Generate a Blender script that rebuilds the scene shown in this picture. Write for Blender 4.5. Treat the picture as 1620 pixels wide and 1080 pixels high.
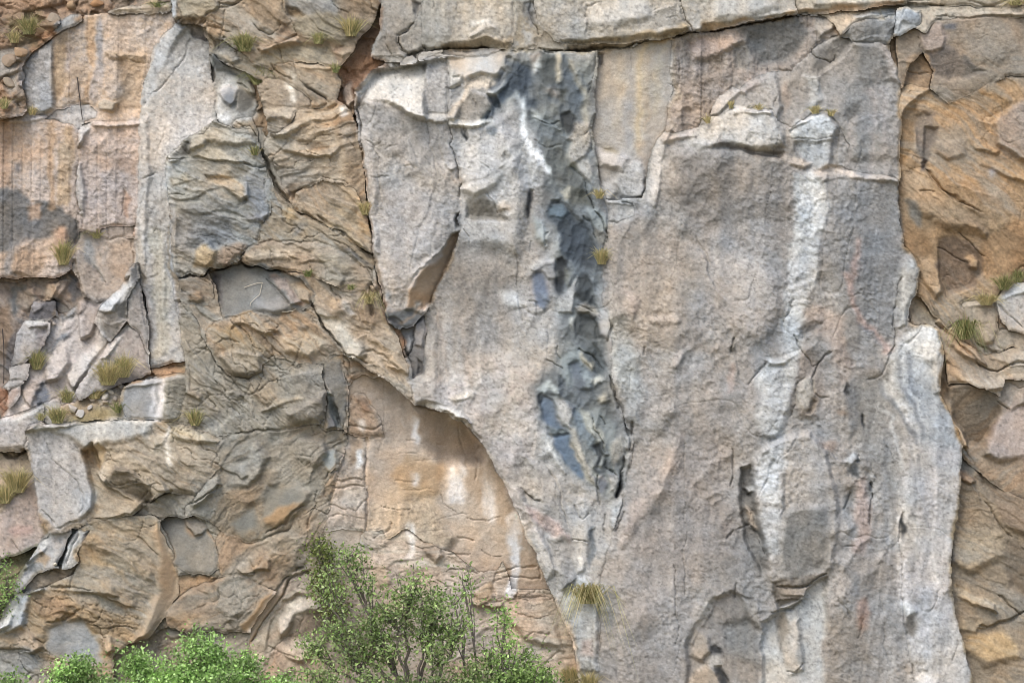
import bpy, math, random
import numpy as np

for o in list(bpy.data.objects): bpy.data.objects.remove(o, do_unlink=True)
scene = bpy.context.scene
COL = scene.collection
R = math.radians

# ---------------------------------------------------------------- camera
# wall plane: 100 px of a 1620 x 1080 sheet = 1 m, ground at z = 0, wall plane at y = 0
CAM_D, CAM_Z = 80.0, 7.9
cam_data = bpy.data.cameras.new('camera'); cam = bpy.data.objects.new('camera', cam_data)
COL.objects.link(cam)
cam.location = (0, -CAM_D, CAM_Z); cam.rotation_euler = (R(90), 0, 0)
cam_data.sensor_width = 36; cam_data.lens = 36 * CAM_D / 16.2
cam_data.clip_start = 1; cam_data.clip_end = 3000
scene.camera = cam

# ---------------------------------------------------------------- sky, sun, exposure
SUN_EL, SUN_AZ = R(50), R(-28)          # azimuth from the viewing side, negative = from the left
world = bpy.data.worlds.new('World'); scene.world = world; world.use_nodes = True
wn = world.node_tree.nodes; wl = world.node_tree.links; wn.clear()
sky = wn.new('ShaderNodeTexSky'); sky.sky_type = 'NISHITA'; sky.sun_disc = False
sky.sun_elevation = SUN_EL; sky.sun_rotation = R(180) + SUN_AZ * -1
sky.air_density = 1.0; sky.dust_density = 3.0; sky.ozone_density = 1.0
bg = wn.new('ShaderNodeBackground'); bg.inputs['Strength'].default_value = 0.15
wo = wn.new('ShaderNodeOutputWorld')
wl.new(sky.outputs[0], bg.inputs[0]); wl.new(bg.outputs[0], wo.inputs[0])
sd = bpy.data.lights.new('sun', 'SUN'); sd.energy = 1.25; sd.angle = R(30); sd.color = (1.0, 0.975, 0.945)
sun = bpy.data.objects.new('sun', sd); COL.objects.link(sun)
sun.location = (-20, -40, 50); sun.rotation_euler = (R(90) - SUN_EL, 0, SUN_AZ)
scene.render.engine = 'CYCLES'
scene.cycles.pixel_filter_type = 'BLACKMAN_HARRIS'; scene.cycles.filter_width = 1.05
scene.cycles.denoising_input_passes = 'RGB_ALBEDO_NORMAL'; scene.cycles.denoising_prefilter = 'ACCURATE'
vs = scene.view_settings
vs.view_transform = 'Standard'; vs.look = 'None'; vs.gamma = 1.0; vs.exposure = 0.66; vs.use_curve_mapping = False

# ---------------------------------------------------------------- noise
_rng = np.random.RandomState(7)
_T = _rng.rand(16, 256, 256).astype(np.float32) * 2 - 1
def vn(X, Y, s=0):
    xi = np.floor(X); yi = np.floor(Y); fx = X - xi; fy = Y - yi
    fx = fx*fx*fx*(fx*(fx*6-15)+10); fy = fy*fy*fy*(fy*(fy*6-15)+10)
    xi = xi.astype(np.int32) + 37*s; yi = yi.astype(np.int32) + 91*s
    x0 = xi & 255; x1 = (xi+1) & 255; y0 = yi & 255; y1 = (yi+1) & 255
    t = _T[s % 16]
    a = t[y0, x0]; b = t[y0, x1]; c = t[y1, x0]; d = t[y1, x1]
    a = a + (b-a)*fx; c = c + (d-c)*fx
    return a + (c-a)*fy
def fbm(X, Y, lam, octv, s=0, g=0.5, ridged=False):
    r = np.zeros(np.broadcast(X, Y).shape, np.float32); amp = 1.0
    for i in range(octv):
        n = vn(X/lam, Y/lam, s+i*3)
        if ridged: n = 1-2*np.abs(n)
        r += amp*n; amp *= g; lam *= 0.5
    return r
def worley(X, Y, s=0):
    xi = np.floor(X); yi = np.floor(Y); shp = X.shape
    f1 = np.full(shp, 9, np.float32); f2 = np.full(shp, 9, np.float32)
    ra = np.zeros(shp, np.float32); rb = ra.copy(); dx1 = ra.copy(); dy1 = ra.copy(); rc = ra.copy()
    for j in (-1, 0, 1):
        for i in (-1, 0, 1):
            cx = xi+i; cy = yi+j
            ix = (cx.astype(np.int32)+53*s) & 255; iy = (cy.astype(np.int32)+29*s) & 255
            jx = _T[s % 16, iy, ix]; jy = _T[(s+5) % 16, iy, ix]
            dx = X-(cx+.5+.48*jx); dy = Y-(cy+.5+.48*jy)
            d = dx*dx+dy*dy
            m = d < f1
            f2 = np.where(m, f1, np.minimum(f2, d)); f1 = np.where(m, d, f1)
            ra = np.where(m, _T[(s+9) % 16, iy, ix], ra); rb = np.where(m, _T[(s+11) % 16, iy, ix], rb)
            rc = np.where(m, _T[(s+13) % 16, iy, ix], rc)
            dx1 = np.where(m, dx, dx1); dy1 = np.where(m, dy, dy1)
    return np.sqrt(f1), np.sqrt(f2), ra, rb, rc, dx1, dy1
def scallop(X, Y, s=0):
    """broken rock: concave scoops that meet in sharp ridges (lower envelope of tilted bowls), about -.5 .. .5"""
    xi = np.floor(X); yi = np.floor(Y); best = np.full(X.shape, 9, np.float32)
    for j in (-1, 0, 1):
        for i in (-1, 0, 1):
            cx = xi+i; cy = yi+j
            ix = (cx.astype(np.int32)+41*s) & 255; iy = (cy.astype(np.int32)+67*s) & 255
            dx = X-(cx+.5+.45*_T[s % 16, iy, ix]); dy = Y-(cy+.5+.45*_T[(s+3) % 16, iy, ix])
            val = .22*_T[(s+6) % 16, iy, ix]+.55*(_T[(s+8) % 16, iy, ix]*dx+_T[(s+10) % 16, iy, ix]*dy)+.85*(dx*dx+dy*dy)
            best = np.minimum(best, val)
    return best-.12
def sstep(a, b, x):
    t = np.clip((x-a)/(b-a), 0, 1); return t*t*(3-2*t)

# ---------------------------------------------------------------- the sheet on which the cliff is laid out
STEP = 1.5
def axis(lo, hi, lo2, hi2):
    core = np.arange(lo, hi+.01, STEP)
    def grow(a, end, sg):
        out = []; st = STEP; v = a
        while (end-v)*sg > 0:
            st = min(st*1.12, 9); v += sg*st; out.append(v)
        return out
    return np.array(grow(lo, lo2, -1)[::-1] + list(core) + grow(hi, hi2, 1), np.float32)
XS = axis(-12, 1632, -350, 1970); YS = axis(-12, 1092, -260, 1330)
GX, GY = np.meshgrid(XS, YS); H, W = GX.shape
WX = GX + 2.6*fbm(GX, GY, 34, 4, 1, .6); WY = GY + 2.6*fbm(GX, GY, 34, 4, 2, .6)   # ragged outlines
L = np.zeros((H, W), np.int16)
D = np.full((H, W), -1.1, np.float32)
DF = np.zeros((H, W), np.float32)      # detail on top of each rock's plane
C1 = np.zeros((H, W, 3), np.float32); C1[:] = (150, 138, 124)
C2 = np.zeros((H, W, 3), np.float32); C2[:] = (135, 122, 108)
TYPES = 'godpsr'
TW = {t: np.zeros((H, W), np.float32) for t in TYPES}; TW['g'][:] = 1
AMP = np.ones((H, W), np.float32)
ANG = np.zeros((H, W), np.float32)
RND = np.full((H, W), .05, np.float32)
PIECES = [dict(name='rock_face', thing=None)]

def pts(s):
    a = np.array([[float(v) for v in q.split(',')] for q in s.split()], np.float64)
    a[:, 0] = np.where(a[:, 0] <= -50, -500, np.where(a[:, 0] >= 1670, 2200, a[:, 0]))
    a[:, 1] = np.where(a[:, 1] <= -50, -500, np.where(a[:, 1] >= 1130, 1500, a[:, 1]))
    return a
def rgb(s): return np.array([float(v) for v in s.split(',')], np.float32)
def win(p, m):
    x0 = np.searchsorted(XS, p[:, 0].min()-m); x1 = np.searchsorted(XS, p[:, 0].max()+m)
    y0 = np.searchsorted(YS, p[:, 1].min()-m); y1 = np.searchsorted(YS, p[:, 1].max()+m)
    return slice(max(y0, 0), min(y1, H)), slice(max(x0, 0), min(x1, W))
def inside(p, X, Y):
    r = np.zeros(X.shape, bool); n = len(p)
    for i in range(n):
        (x1, y1), (x2, y2) = p[i], p[(i+1) % n]
        if y1 == y2: continue
        c = ((y1 > Y) != (y2 > Y)) & (X < (x2-x1)*(Y-y1)/(y2-y1)+x1)
        r ^= c
    return r
def segdist(p, X, Y, closed=False, side=False):
    best = np.full(X.shape, 1e9, np.float32); sg = np.zeros(X.shape, np.float32); tt = np.zeros(X.shape, np.float32)
    n = len(p); m = n if closed else n-1
    for i in range(m):
        (x1, y1), (x2, y2) = p[i], p[(i+1) % n]
        dx, dy = x2-x1, y2-y1; ll = dx*dx+dy*dy+1e-9
        t = np.clip(((X-x1)*dx+(Y-y1)*dy)/ll, 0, 1)
        d = (X-x1-t*dx)**2+(Y-y1-t*dy)**2
        k = d < best
        best = np.where(k, d, best)
        if side:
            sg = np.where(k, np.sign(dx*(Y-y1)-dy*(X-x1)), sg)
            tt = np.where(k, (i+t)/m, tt)
    return (np.sqrt(best), sg, tt) if side else np.sqrt(best)
def mask(p, soft, warp=1.0):
    w = win(p, soft+8)
    X = GX[w]+(WX[w]-GX[w])*warp; Y = GY[w]+(WY[w]-GY[w])*warp
    ins = inside(p, X, Y)
    if soft <= 0: return w, ins.astype(np.float32)
    d = segdist(p, X, Y, True); d = np.where(ins, d, -d)
    return w, sstep(-soft*.5, soft*.5, d)
CUR = 0; FS = 1.0; CS = .7; SO = 1.0; CA = 1.0
def P(name, t, c, c2, d, gx, gy, poly, amp=1.0, ang=0.0, rd=.05, thing=None, warp=1.0, over=None):
    """one rock: a polygon with its own plane; over = keep inside these earlier pieces"""
    global CUR
    p = pts(poly); w, a = mask(p, 0, warp); m = a > .5
    CUR = len(PIECES); PIECES.append(dict(name=name, thing=thing))
    q = np.clip(p, [-20, -20], [1640, 1100])
    cx, cy = q.mean(0)
    L[w][m] = CUR
    D[w][m] = (d+gx*(GX[w]-cx)/100+gy*(GY[w]-cy)/100)[m]
    DF[w][m] = 0; C1[w][m] = rgb(c); C2[w][m] = rgb(c2)
    for k in TYPES: TW[k][w][m] = 1.0 if k == t else 0.0
    AMP[w][m] = amp; ANG[w][m] = R(ang); RND[w][m] = rd
    return CUR
def F(c, dd, gx, gy, poly, soft=7, t=None, amp=None, ca=1.0, c2=None, anyp=False, warp=1.0):  # many facet colours include light and shade: lit tops paler, shaded sides darker
    """a facet of the rock last made: relative depth, tilt, colour"""
    p = pts(poly); soft *= SO; w, a = mask(p, soft, warp)
    if not anyp: a = a*(L[w] == CUR)
    q = np.clip(p, [-20, -20], [1640, 1100]); cx, cy = q.mean(0)
    if dd or gx or gy: DF[w] += a*FS*(dd+gx*(GX[w]-cx)/100+gy*(GY[w]-cy)/100)
    if c:
        k = (a*ca*CA)[..., None]
        C1[w] += (rgb(c)-C1[w])*k; C2[w] += ((rgb(c2) if c2 else rgb(c)*.93)-C2[w])*k
    if t:
        for k in TYPES: TW[k][w] += ((1.0 if k == t else 0.0)-TW[k][w])*a
    if amp is not None: AMP[w] += (amp-AMP[w])*a
def T(c, al, poly, soft=12): F(c, 0, 0, 0, poly, soft, ca=al, anyp=True)
def C(line, w=1.6, dep=.10):
    """a crack"""
    p = pts(line); k = win(p, w*4+10)
    X = GX[k]+(WX[k]-GX[k])*1.3; Y = GY[k]+(WY[k]-GY[k])*1.3
    d, s, t = segdist(p, X, Y, False, True)
    wid = .78*w*(.55+.6*np.clip(vn(GX[k]/23, GY[k]/23, 4)+.5, 0, 1.4))*np.clip(np.minimum(t, 1-t)*8+.35, 0, 1)
    DF[k] -= CS*dep*np.exp(-(d/np.maximum(wid, .3))**2)
def S(line, h=.06, r=18, w=2.0):
    """a step: the ground on the right of the line stands h nearer and fades over r"""
    p = pts(line); k = win(p, r*3)
    X = GX[k]+(WX[k]-GX[k])*1.2; Y = GY[k]+(WY[k]-GY[k])*1.2
    d, s, t = segdist(p, X, Y, False, True)
    sd_ = d*s; end = np.clip(np.minimum(t, 1-t)*5, 0, 1)
    DF[k] += h*end*sstep(-w*.5, w*.5, sd_)*np.exp(-np.maximum(sd_, 0)/r)
def K(c, al, line, w=3):
    """a vein or a stripe of another colour"""
    p = pts(line); k = win(p, w*3+8)
    d = segdist(p, WX[k], WY[k]); a = (al*np.exp(-(d/w)**2))[..., None]
    C1[k] += (rgb(c)-C1[k])*a; C2[k] += (rgb(c)*.96-C2[k])*a
def Wt(poly, al=.8, soft=8, lx=3.0, c='238,238,240'):
    """white droppings that ran down the rock"""
    p = pts(poly); w, a = mask(p, soft)
    lx = max(lx, 2.6); n = vn(GX[w]/lx, GY[w]/60, 5)*.6+vn(GX[w]/(lx*2.3), GY[w]/35, 6)*.5+vn(GX[w]/3, GY[w]/4, 8)*.3
    a = (np.clip(a*al*1.1, 0, 1)*sstep(-.42, .25, n+.75*(a-.6)))[..., None]
    C1[w] += (rgb(c)-C1[w])*a; C2[w] += (rgb(c)-C2[w])*a
# ================================================================= THE CLIFF, rock by rock
# ---- far left: rubble bank and drilled quarry wall
P('rubble_bank','r','148,132,114','156,128,102',-.75,0,.5,"-150,-150 285,-150 285,14 190,20 130,26 75,62 40,92 32,130 32,182 0,186 -150,190",amp=1.5,rd=.05)
T('180,124,80',.45,"40,60 90,40 130,22 125,35 70,68 45,90",10); T('130,118,84',.5,"0,20 60,10 60,70 10,80",14)
F('168,150,130',.18,0,.6,"-10,80 20,72 34,85 25,110 0,125 -10,110",6,t='g'); F('172,155,135',.15,.4,.3,"4,135 12,118 28,112 26,135 14,150",6,t='g')
F('165,140,115',.2,.2,.4,"20,75 36,68 42,82 34,98 22,95",6,t='g'); F('150,128,100',.12,0,.5,"60,40 90,28 125,24 120,34 85,42",5)
P('drilled_wall','p','198,182,166','188,166,142',-.73,.02,.05,"30,105 42,85 75,58 100,45 135,20 165,20 268,16 276,30 262,50 240,80 226,120 224,194 150,194 82,184 58,186 45,160 32,135",rd=.05)
F('180,174,170',.08,.35,.1,"30,105 42,85 80,58 81,172 58,182 45,160 32,135",5,t='g',amp=1.2)
F('192,178,168',-.04,.3,0,"102,60 108,62 108,110 103,105",4); F('186,160,128',-.05,0,0,"83,62 102,52 104,130 82,165",5)
F('182,160,134',-.05,0,0,"186,92 224,70 224,178 176,178 190,140",14)
T('196,158,116',.65,"132,30 146,25 150,60 145,110 138,155 128,150 138,100 134,60",5); T('140,144,150',.7,"152,22 160,24 160,120 150,115",4)
T('196,188,184',.6,"140,110 152,95 160,120 156,150 140,150",6)
F('185,165,140',.08,0,-.5,"164,80 225,85 225,95 170,92",6); C("163,80 175,84 190,90 222,96",1.5,.05); C("103,75 106,95 107,105",1.4,.06); C("81,62 81,120 82,165",1.3,.05)
C("120,164 136,163",1.8,.12)
F('190,168,140',.15,.5,.3,"152,162 165,156 184,162 180,176 155,172",5,t='g')
P('stone_cap','g','176,172,168','168,160,150',-.55,.2,.3,"86,46 95,34 112,22 128,20 130,28 118,38 104,42 90,50",rd=.06); F('190,140,95',0,0,0,"112,34 128,20 134,24 124,36",6)
P('stone_cap','g','186,158,122','170,140,108',-.6,0,.4,"168,18 190,9 240,4 268,4 268,14 230,19 200,19 185,21",rd=.06); F('200,176,144',0,0,1.4,"175,14 200,8 266,3 266,8 200,13",4)
P('drilled_wall','p','196,180,166','186,164,144',-.66,.02,.05,"-150,185 0,188 10,185 65,180 78,188 110,190 122,208 124,230 121,260 118,300 125,335 118,355 118,380 112,400 100,434 -150,446",rd=.05)
T('104,106,106',.85,"-150,290 0,298 25,294 42,310 48,335 54,318 70,314 88,320 116,345 117,382 104,400 80,372 60,378 40,382 20,395 -150,400",7)
T('186,152,122',.85,"38,330 60,322 66,345 44,352",6); T('192,156,118',.6,"72,190 85,190 87,330 74,330",4); T('188,158,118',.6,"96,196 110,192 112,320 90,320",5)
T('182,154,126',.55,"-150,400 20,400 50,385 70,400 60,436 -150,442",10); T('150,150,150',.7,"10,370 25,365 20,440 5,435",6); T('172,140,114',.5,"-10,185 8,190 10,290 -10,300",6)
T('120,122,126',.8,"16,262 26,256 24,266 16,268",4); F('196,188,182',.05,0,1.0,"5,186 70,180 75,190 5,192",5)
F(None,.08,-.4,0,"20,390 40,370 60,400 45,436 20,430",8); F('178,150,128',.1,.4,.2,"84,372 98,362 104,400 90,420",8)
P('ledge_rock','g','202,192,186','190,172,158',-.78,0,.9,"64,190 85,172 105,165 120,162 138,164 150,174 148,186 128,192 122,204 110,192",rd=.05)
P('drilled_wall','p','198,182,170','188,168,152',-.58,.05,.08,"122,208 128,195 145,190 222,188 222,335 215,350 212,372 195,375 170,375 120,362 118,340 126,330 118,300 121,255",amp=1.2,rd=.05)
F('206,196,188',.1,.5,1.2,"124,200 128,190 143,188 140,204 130,222 122,230",6,t='g'); F('200,188,178',.05,0,1.5,"140,192 222,186 222,194 145,200",5)
F(None,.12,.6,0,"117,262 124,258 132,300 128,340 118,336 116,300",7,t='g'); C("121,258 118,290 122,320 127,345 126,362",1.6,.08)
T('170,142,118',.5,"155,250 222,255 222,275 150,268",10); C("196,296 194,320 192,340",1.8,.08); T('178,138,110',.6,"194,300 202,305 198,345 191,340",4); C("222,180 223,260 218,340 214,372",1.2,.06)
P('ledge_rock','g','204,178,160','190,164,146',-.66,0,.5,"155,372 158,362 172,358 196,356 212,354 210,375 185,378 168,380",rd=.06)
C("171,358 170,378",1.3,.06); C("196,356 198,374",1.3,.06)
P('rock_face','g','196,174,156','184,156,132',-.72,.05,.12,"114,385 125,367 155,374 170,380 212,374 212,420 200,450 180,470 150,478 128,470 118,430",amp=.8,rd=.05)
F('178,172,166',0,0,0,"127,380 140,378 150,410 162,445 158,448 146,420 130,396",5); C("130,398 146,418 152,432 160,448",1.6,.07); F(None,.12,-.5,0,"118,392 135,400 158,450 148,478 128,470 118,430",5); T('196,158,124',.6,"170,390 205,380 200,450 172,440",10)
C("205,380 206,400 207,420",1.4,.08)
P('rock_face','o','160,138,118','132,126,120',-.95,0,.1,"-150,444 0,444 45,438 90,437 105,430 118,440 125,470 110,500 75,482 42,490 40,520 20,560 0,640 -150,640",ang=60,rd=.05)
F('176,148,118',.15,.4,.2,"64,474 70,446 90,442 86,460 76,474",5); F('186,160,136',.12,-.3,.2,"78,470 90,444 100,440 100,455 86,475",5); T('100,104,112',.8,"103,432 116,440 122,470 110,480 100,465 104,450",6)
F('120,118,112',-.05,0,0,"10,450 35,448 40,470 20,500 8,480",10); T('168,128,90',.6,"-10,490 12,480 20,560 -10,570",10); C("0,449 40,441 88,438",1.6,.1); F('150,132,112',.1,.5,0,"20,460 50,452 58,478 40,490 20,480",8)
T('110,112,118',.6,"5,545 22,530 18,580 5,590",6); F('186,128,92',.06,.3,0,"-20,610 8,612 8,650 -20,660",5)
# ---- the talus on the left
FS = .6; CS = .5
P('talus_slope','g','210,194,184','198,180,170',-.5,.1,.45,"112,490 128,470 150,478 180,470 200,450 215,440 232,470 232,560 215,592 150,622 120,642 80,660 40,645 15,640 10,605 40,585 75,560 85,530 92,505",amp=1.1,rd=.05)
F('192,188,184',.1,.6,.2,"96,470 106,458 118,468 114,500 100,505",5); F('186,160,142',.12,-.3,.3,"118,476 126,470 134,474 132,490 122,500 116,492",5); F('150,150,152',-.08,.2,.2,"92,500 104,468 118,474 112,505 96,512",6)
F('206,188,176',.2,.3,.9,"70,580 92,545 120,520 122,530 100,550 110,575 90,600 72,600",8); F('192,172,160',.25,-.3,.4,"122,480 152,488 152,512 140,530 124,535",6); C("122,534 132,538 140,530",2,.12)
F('130,136,146',.05,.2,.3,"75,558 92,536 108,528 100,538 84,552",4); F('122,126,138',-.05,0,.2,"52,630 62,605 75,600 80,625 68,640 54,640",6); F('196,172,158',.15,.4,.3,"30,612 48,596 66,602 66,612 52,626 46,642 36,632",5)
F('214,200,188',.12,.5,.7,"105,592 120,578 156,520 164,522 168,540 150,560 138,585 118,615 108,600",5); C("105,592 112,604 122,617 140,590 152,565",1.8,.08)
F('190,170,158',0,0,.4,"75,600 105,595 115,612 98,626 80,630",6); C("66,600 75,594 95,590",1.4,.06)
FS = 1.0; CS = .7
# ---- tall grey slab
P('tall_slab','g','192,187,182','182,172,163',-.42,.05,.06,"275,36 300,42 322,48 333,90 336,150 339,190 320,216 290,222 268,243 265,300 270,345 272,420 280,480 285,530 294,570 288,590 240,588 232,560 233,510 232,470 222,455 212,440 212,372 215,340 219,250 220,190 222,130 235,85 255,55",amp=.75,rd=.05)
F('184,186,188',.0,.55,0,"275,36 292,42 270,75 250,110 238,145 226,165 222,130 235,85 255,55",10); F('170,158,150',-.1,0,-.6,"300,40 324,44 326,62 306,56",6)  # upper right corner: shadow put into the colour
F('200,186,160',-.03,0,0,"240,362 262,365 266,450 268,560 242,565 240,470",9,ca=.8); F('186,166,140',-.04,0,0,"214,380 222,372 230,440 222,452 214,440",6); F('196,190,184',.06,.4,0,"219,190 232,180 232,330 228,440 216,430 216,340",8,ca=.5)
F(None,.05,-.3,0,"255,370 263,380 264,470 268,560 255,560",8); F('150,158,166',.1,-.6,0,"264,260 270,262 275,340 281,440 272,430 266,330",4)
C("224,164 236,148 252,136 264,126 272,112 273,102 288,90 298,76 301,56",1.3,.07); S("222,132 236,95 256,68",.04,14); C("222,281 234,277 244,273",1.6,.07); C("228,300 222,330 216,345",1.3,.05)
C("232,470 231,500 231,520",2,.08); C("243,372 250,360 252,380",2,.06); C("277,522 280,525",2.4,.05); C("257,275 256,305 258,330",1,.04)
for x in (236,250,263,279,284,296): C(f"{x},{150+x%7*12} {x+1},{290+x%5*15}",.9,.018)
# ---- soil ledge and the blocks lying on it (each block a thing of its own)
P('soil_ledge','r','170,156,132','158,138,108',-.12,0,1.1,"68,672 70,655 95,645 120,636 152,618 212,592 236,582 270,572 292,570 290,592 250,595 210,604 192,628 198,655 205,672",amp=.55,rd=.03)
T('178,138,104',.7,"205,592 240,580 275,570 290,588 245,596 210,604",8); T('136,132,92',.5,"110,660 160,640 195,640 200,668 110,668",8); T('200,192,180',.6,"140,625 190,600 192,622 160,640",8)
B=lambda **k:k
FS = .65; CS = .5
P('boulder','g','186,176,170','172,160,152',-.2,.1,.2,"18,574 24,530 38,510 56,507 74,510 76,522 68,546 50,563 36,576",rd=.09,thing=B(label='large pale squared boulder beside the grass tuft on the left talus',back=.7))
F('214,208,200',.05,.2,2.0,"38,511 56,507 73,510 66,516 44,519",4); F('178,160,152',-.05,-.9,0,"54,520 72,516 68,545 56,552",6); S("18,560 36,562 50,560",.0,10)  # bright top face: light from above painted into its colour
P('boulder','g','104,100,106','88,86,92',-.45,.1,.1,"43,508 44,490 54,476 70,475 84,477 84,497 74,506 58,509",amp=.7,rd=.07,thing=B(label='dark charcoal block behind the large pale squared boulder',back=.5))
F('150,142,142',.03,0,1.0,"48,484 55,476 66,476 62,488 48,494",4)
P('boulder','g','194,184,176','180,168,160',-.1,.1,.5,"14,598 16,579 34,576 47,577 44,590 40,599 24,600",amp=.7,rd=.06,thing=B(label='small pale block just below the large squared boulder',back=.4))
P('boulder','g','182,172,164','170,158,150',-.05,.1,.6,"4,612 12,601 34,599 36,604 22,612 12,614",amp=.7,rd=.05,thing=B(label='flat pale stone wedged at the left edge of the talus',back=.4))
P('boulder','g','196,164,146','180,146,126',0,.3,.3,"7,640 14,616 30,609 29,622 22,634 14,643",amp=.7,rd=.06,thing=B(label='pinkish upright wedge of rock at the far left edge',back=.4))
P('rock_slab','g','172,162,154','160,148,140',.0,-.15,.1,"199,474 217,444 222,462 233,510 233,562 228,572 215,525 205,506",amp=.7,rd=.06)
C("222,462 226,490 231,515",2,.1)
P('rock_slab','g','182,164,154','172,158,148',.08,-.2,.25,"172,540 190,525 206,507 216,522 236,572 238,588 205,604 150,622 128,634 122,622 140,592 158,565 165,552",amp=.7,rd=.06)
F('214,206,198',.02,.9,1.2,"168,548 205,507 208,512 186,540 168,565 160,566",4); F('206,188,174',.04,.5,.4,"122,620 140,592 160,562 152,590 130,632",8); F('208,202,196',.03,0,1.5,"156,566 165,563 173,570 160,568",3)  # pale upper edge is painted-in light
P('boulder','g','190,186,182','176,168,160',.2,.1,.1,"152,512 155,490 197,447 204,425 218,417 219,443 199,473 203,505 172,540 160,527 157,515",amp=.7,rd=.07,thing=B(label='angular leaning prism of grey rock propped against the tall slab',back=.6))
F('204,204,204',.0,.7,1.3,"155,490 197,446 206,440 204,452 178,493 166,495",4); F('118,118,120',-.05,-1.2,0,"205,425 218,418 218,441 207,452",3); F('164,152,140',-.08,-.5,-.5,"157,497 180,491 198,478 203,505 173,540 160,522",4); F('136,130,122',-.08,-1.2,-.4,"186,482 199,475 203,503 190,502",4); S("158,500 176,510 190,508 203,500",.05,12)  # painted light and shade: upper-left face paler, right-hand faces darker
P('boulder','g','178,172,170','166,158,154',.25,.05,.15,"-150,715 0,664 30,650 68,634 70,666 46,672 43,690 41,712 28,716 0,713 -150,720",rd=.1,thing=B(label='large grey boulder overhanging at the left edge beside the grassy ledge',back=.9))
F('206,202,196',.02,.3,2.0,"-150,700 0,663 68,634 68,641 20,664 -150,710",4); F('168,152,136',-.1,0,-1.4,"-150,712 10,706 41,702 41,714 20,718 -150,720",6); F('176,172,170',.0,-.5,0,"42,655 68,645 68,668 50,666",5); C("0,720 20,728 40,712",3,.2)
P('boulder','g','188,182,174','176,166,154',.0,.1,.4,"68,668 69,637 86,630 94,632 98,650 96,670 80,672",amp=.7,rd=.06,thing=B(label='pale upright block right of the overhanging boulder, behind a grass tuft',back=.4))
FS = 1.0; CS = .7
# ---- top centre-left: ochre blocks
P('rock_block','o','182,156,122','166,152,130',.12,0,.12,"266,-150 625,-150 602,0 597,30 572,58 545,95 530,110 470,100 430,110 402,100 384,86 352,60 336,58 322,36 300,34 276,28 274,10 270,0",ang=28,amp=1.0,rd=.07)
F('184,186,186',.0,.9,0,"268,-150 281,-150 280,28 274,28 271,10",3,t='g'); F('180,150,112',.04,0,.2,"390,-10 445,-10 452,40 440,55 410,45 395,20",10); F('168,162,148',-.03,.2,.2,"445,-10 520,-10 540,20 500,28 470,20",10); F('160,128,88',-.12,.2,-.5,"454,8 470,10 484,24 476,32 456,22",5)
F('176,158,124',.06,0,.1,"470,25 540,22 560,50 540,70 480,60 462,40",10); F('186,150,112',.08,0,.7,"440,38 474,56 470,70 432,72 425,60",8); F('180,166,136',.05,.2,.2,"284,0 340,0 346,10 322,32 290,26",6)
C("320,32 335,18 346,12 348,4 370,8 384,0",1.8,.12); C("346,12 360,12 372,6",1.5,.1); C("354,18 352,34 349,46",1.4,.08); C("322,45 340,48 352,48 362,52",1.6,.1); C("400,38 412,50 424,56 440,48 442,38",1.6,.09); C("446,0 452,16 466,40 470,55",1.6,.08)
C("408,78 432,70 454,64 472,56",1.6,.1); C("436,70 442,84 447,96",1.5,.1); C("520,0 540,18 552,24",1.5,.08); S("472,60 500,62 545,55",.05,14); S("340,60 372,72 384,86",.06,14)
F('190,164,132',.06,0,1.2,"408,76 432,68 470,56 472,62 440,74 415,84",5); F('176,146,116',0,0,0,"500,72 560,72 555,90 520,92",8); F('196,172,140',.03,0,.6,"528,82 545,72 560,74 556,82 540,90",5)
F('170,158,130',-.05,0,.4,"402,98 428,86 440,74 520,72 530,100 470,98 430,108",10)
P('rock_block','o','170,158,134','156,148,126',-.1,.1,.25,"322,46 336,58 352,60 384,86 402,100 430,110 434,126 412,124 396,112 362,102 340,90 334,84 330,62",ang=30,rd=.06)
C("324,60 330,66 333,74",1.6,.1); F('160,160,154',0,.2,.5,"336,62 352,64 380,95 366,100 340,84",6); F('186,166,134',.08,.2,.6,"384,86 402,84 420,92 440,98 430,108 402,104",6)
P('recess_rock','g','178,174,166','160,154,144',-.4,-.1,.15,"333,84 345,90 372,110 400,124 412,130 416,165 408,182 400,196 372,206 345,196 338,160 334,130",amp=.7,rd=.04)
F('128,130,128',.1,-.2,-.9,"335,84 340,86 376,118 362,113 344,110",3); F('140,130,118',-.15,1.2,0,"333,96 341,108 338,130 333,132",3); F('136,142,148',.12,.2,.1,"344,148 350,138 362,133 374,140 372,158 364,166 352,160",5,t='s'); F('132,130,122',.05,-.5,-.2,"374,134 392,140 402,156 400,170 386,176 372,172 374,150",5,t='s')
Wt("352,118 374,112 376,140 356,146 350,170 362,184 346,192 340,150",.5,8,3); C("374,128 392,140 402,154",2,.12); F('168,160,140',.08,0,.6,"372,116 396,128 408,150 400,152 388,140 372,126",5)
P('crevice_rock','r','150,130,102','120,104,84',-.35,0,.2,"398,130 412,128 424,140 418,170 420,200 412,232 404,206 384,196 398,186 408,170",amp=.6,rd=.04)
P('rock_block','g','186,160,124','170,144,110',-.02,0,.3,"364,196 376,186 396,186 402,200 410,214 400,214 384,208",rd=.06,amp=.6); C("370,190 384,202 396,206 406,216",1.5,.1)
P('rock_block','o','184,152,114','170,142,108',.15,.05,.1,"466,98 500,100 525,107 531,112 540,132 532,150 515,160 482,142 470,128 463,112",ang=25,amp=.6,rd=.07); F('204,172,132',0,0,1.4,"467,98 500,99 524,107 520,111 490,108 470,107",4); F('158,128,98',-.1,0,-.3,"480,136 515,156 514,166 496,160 478,146",6)
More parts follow.
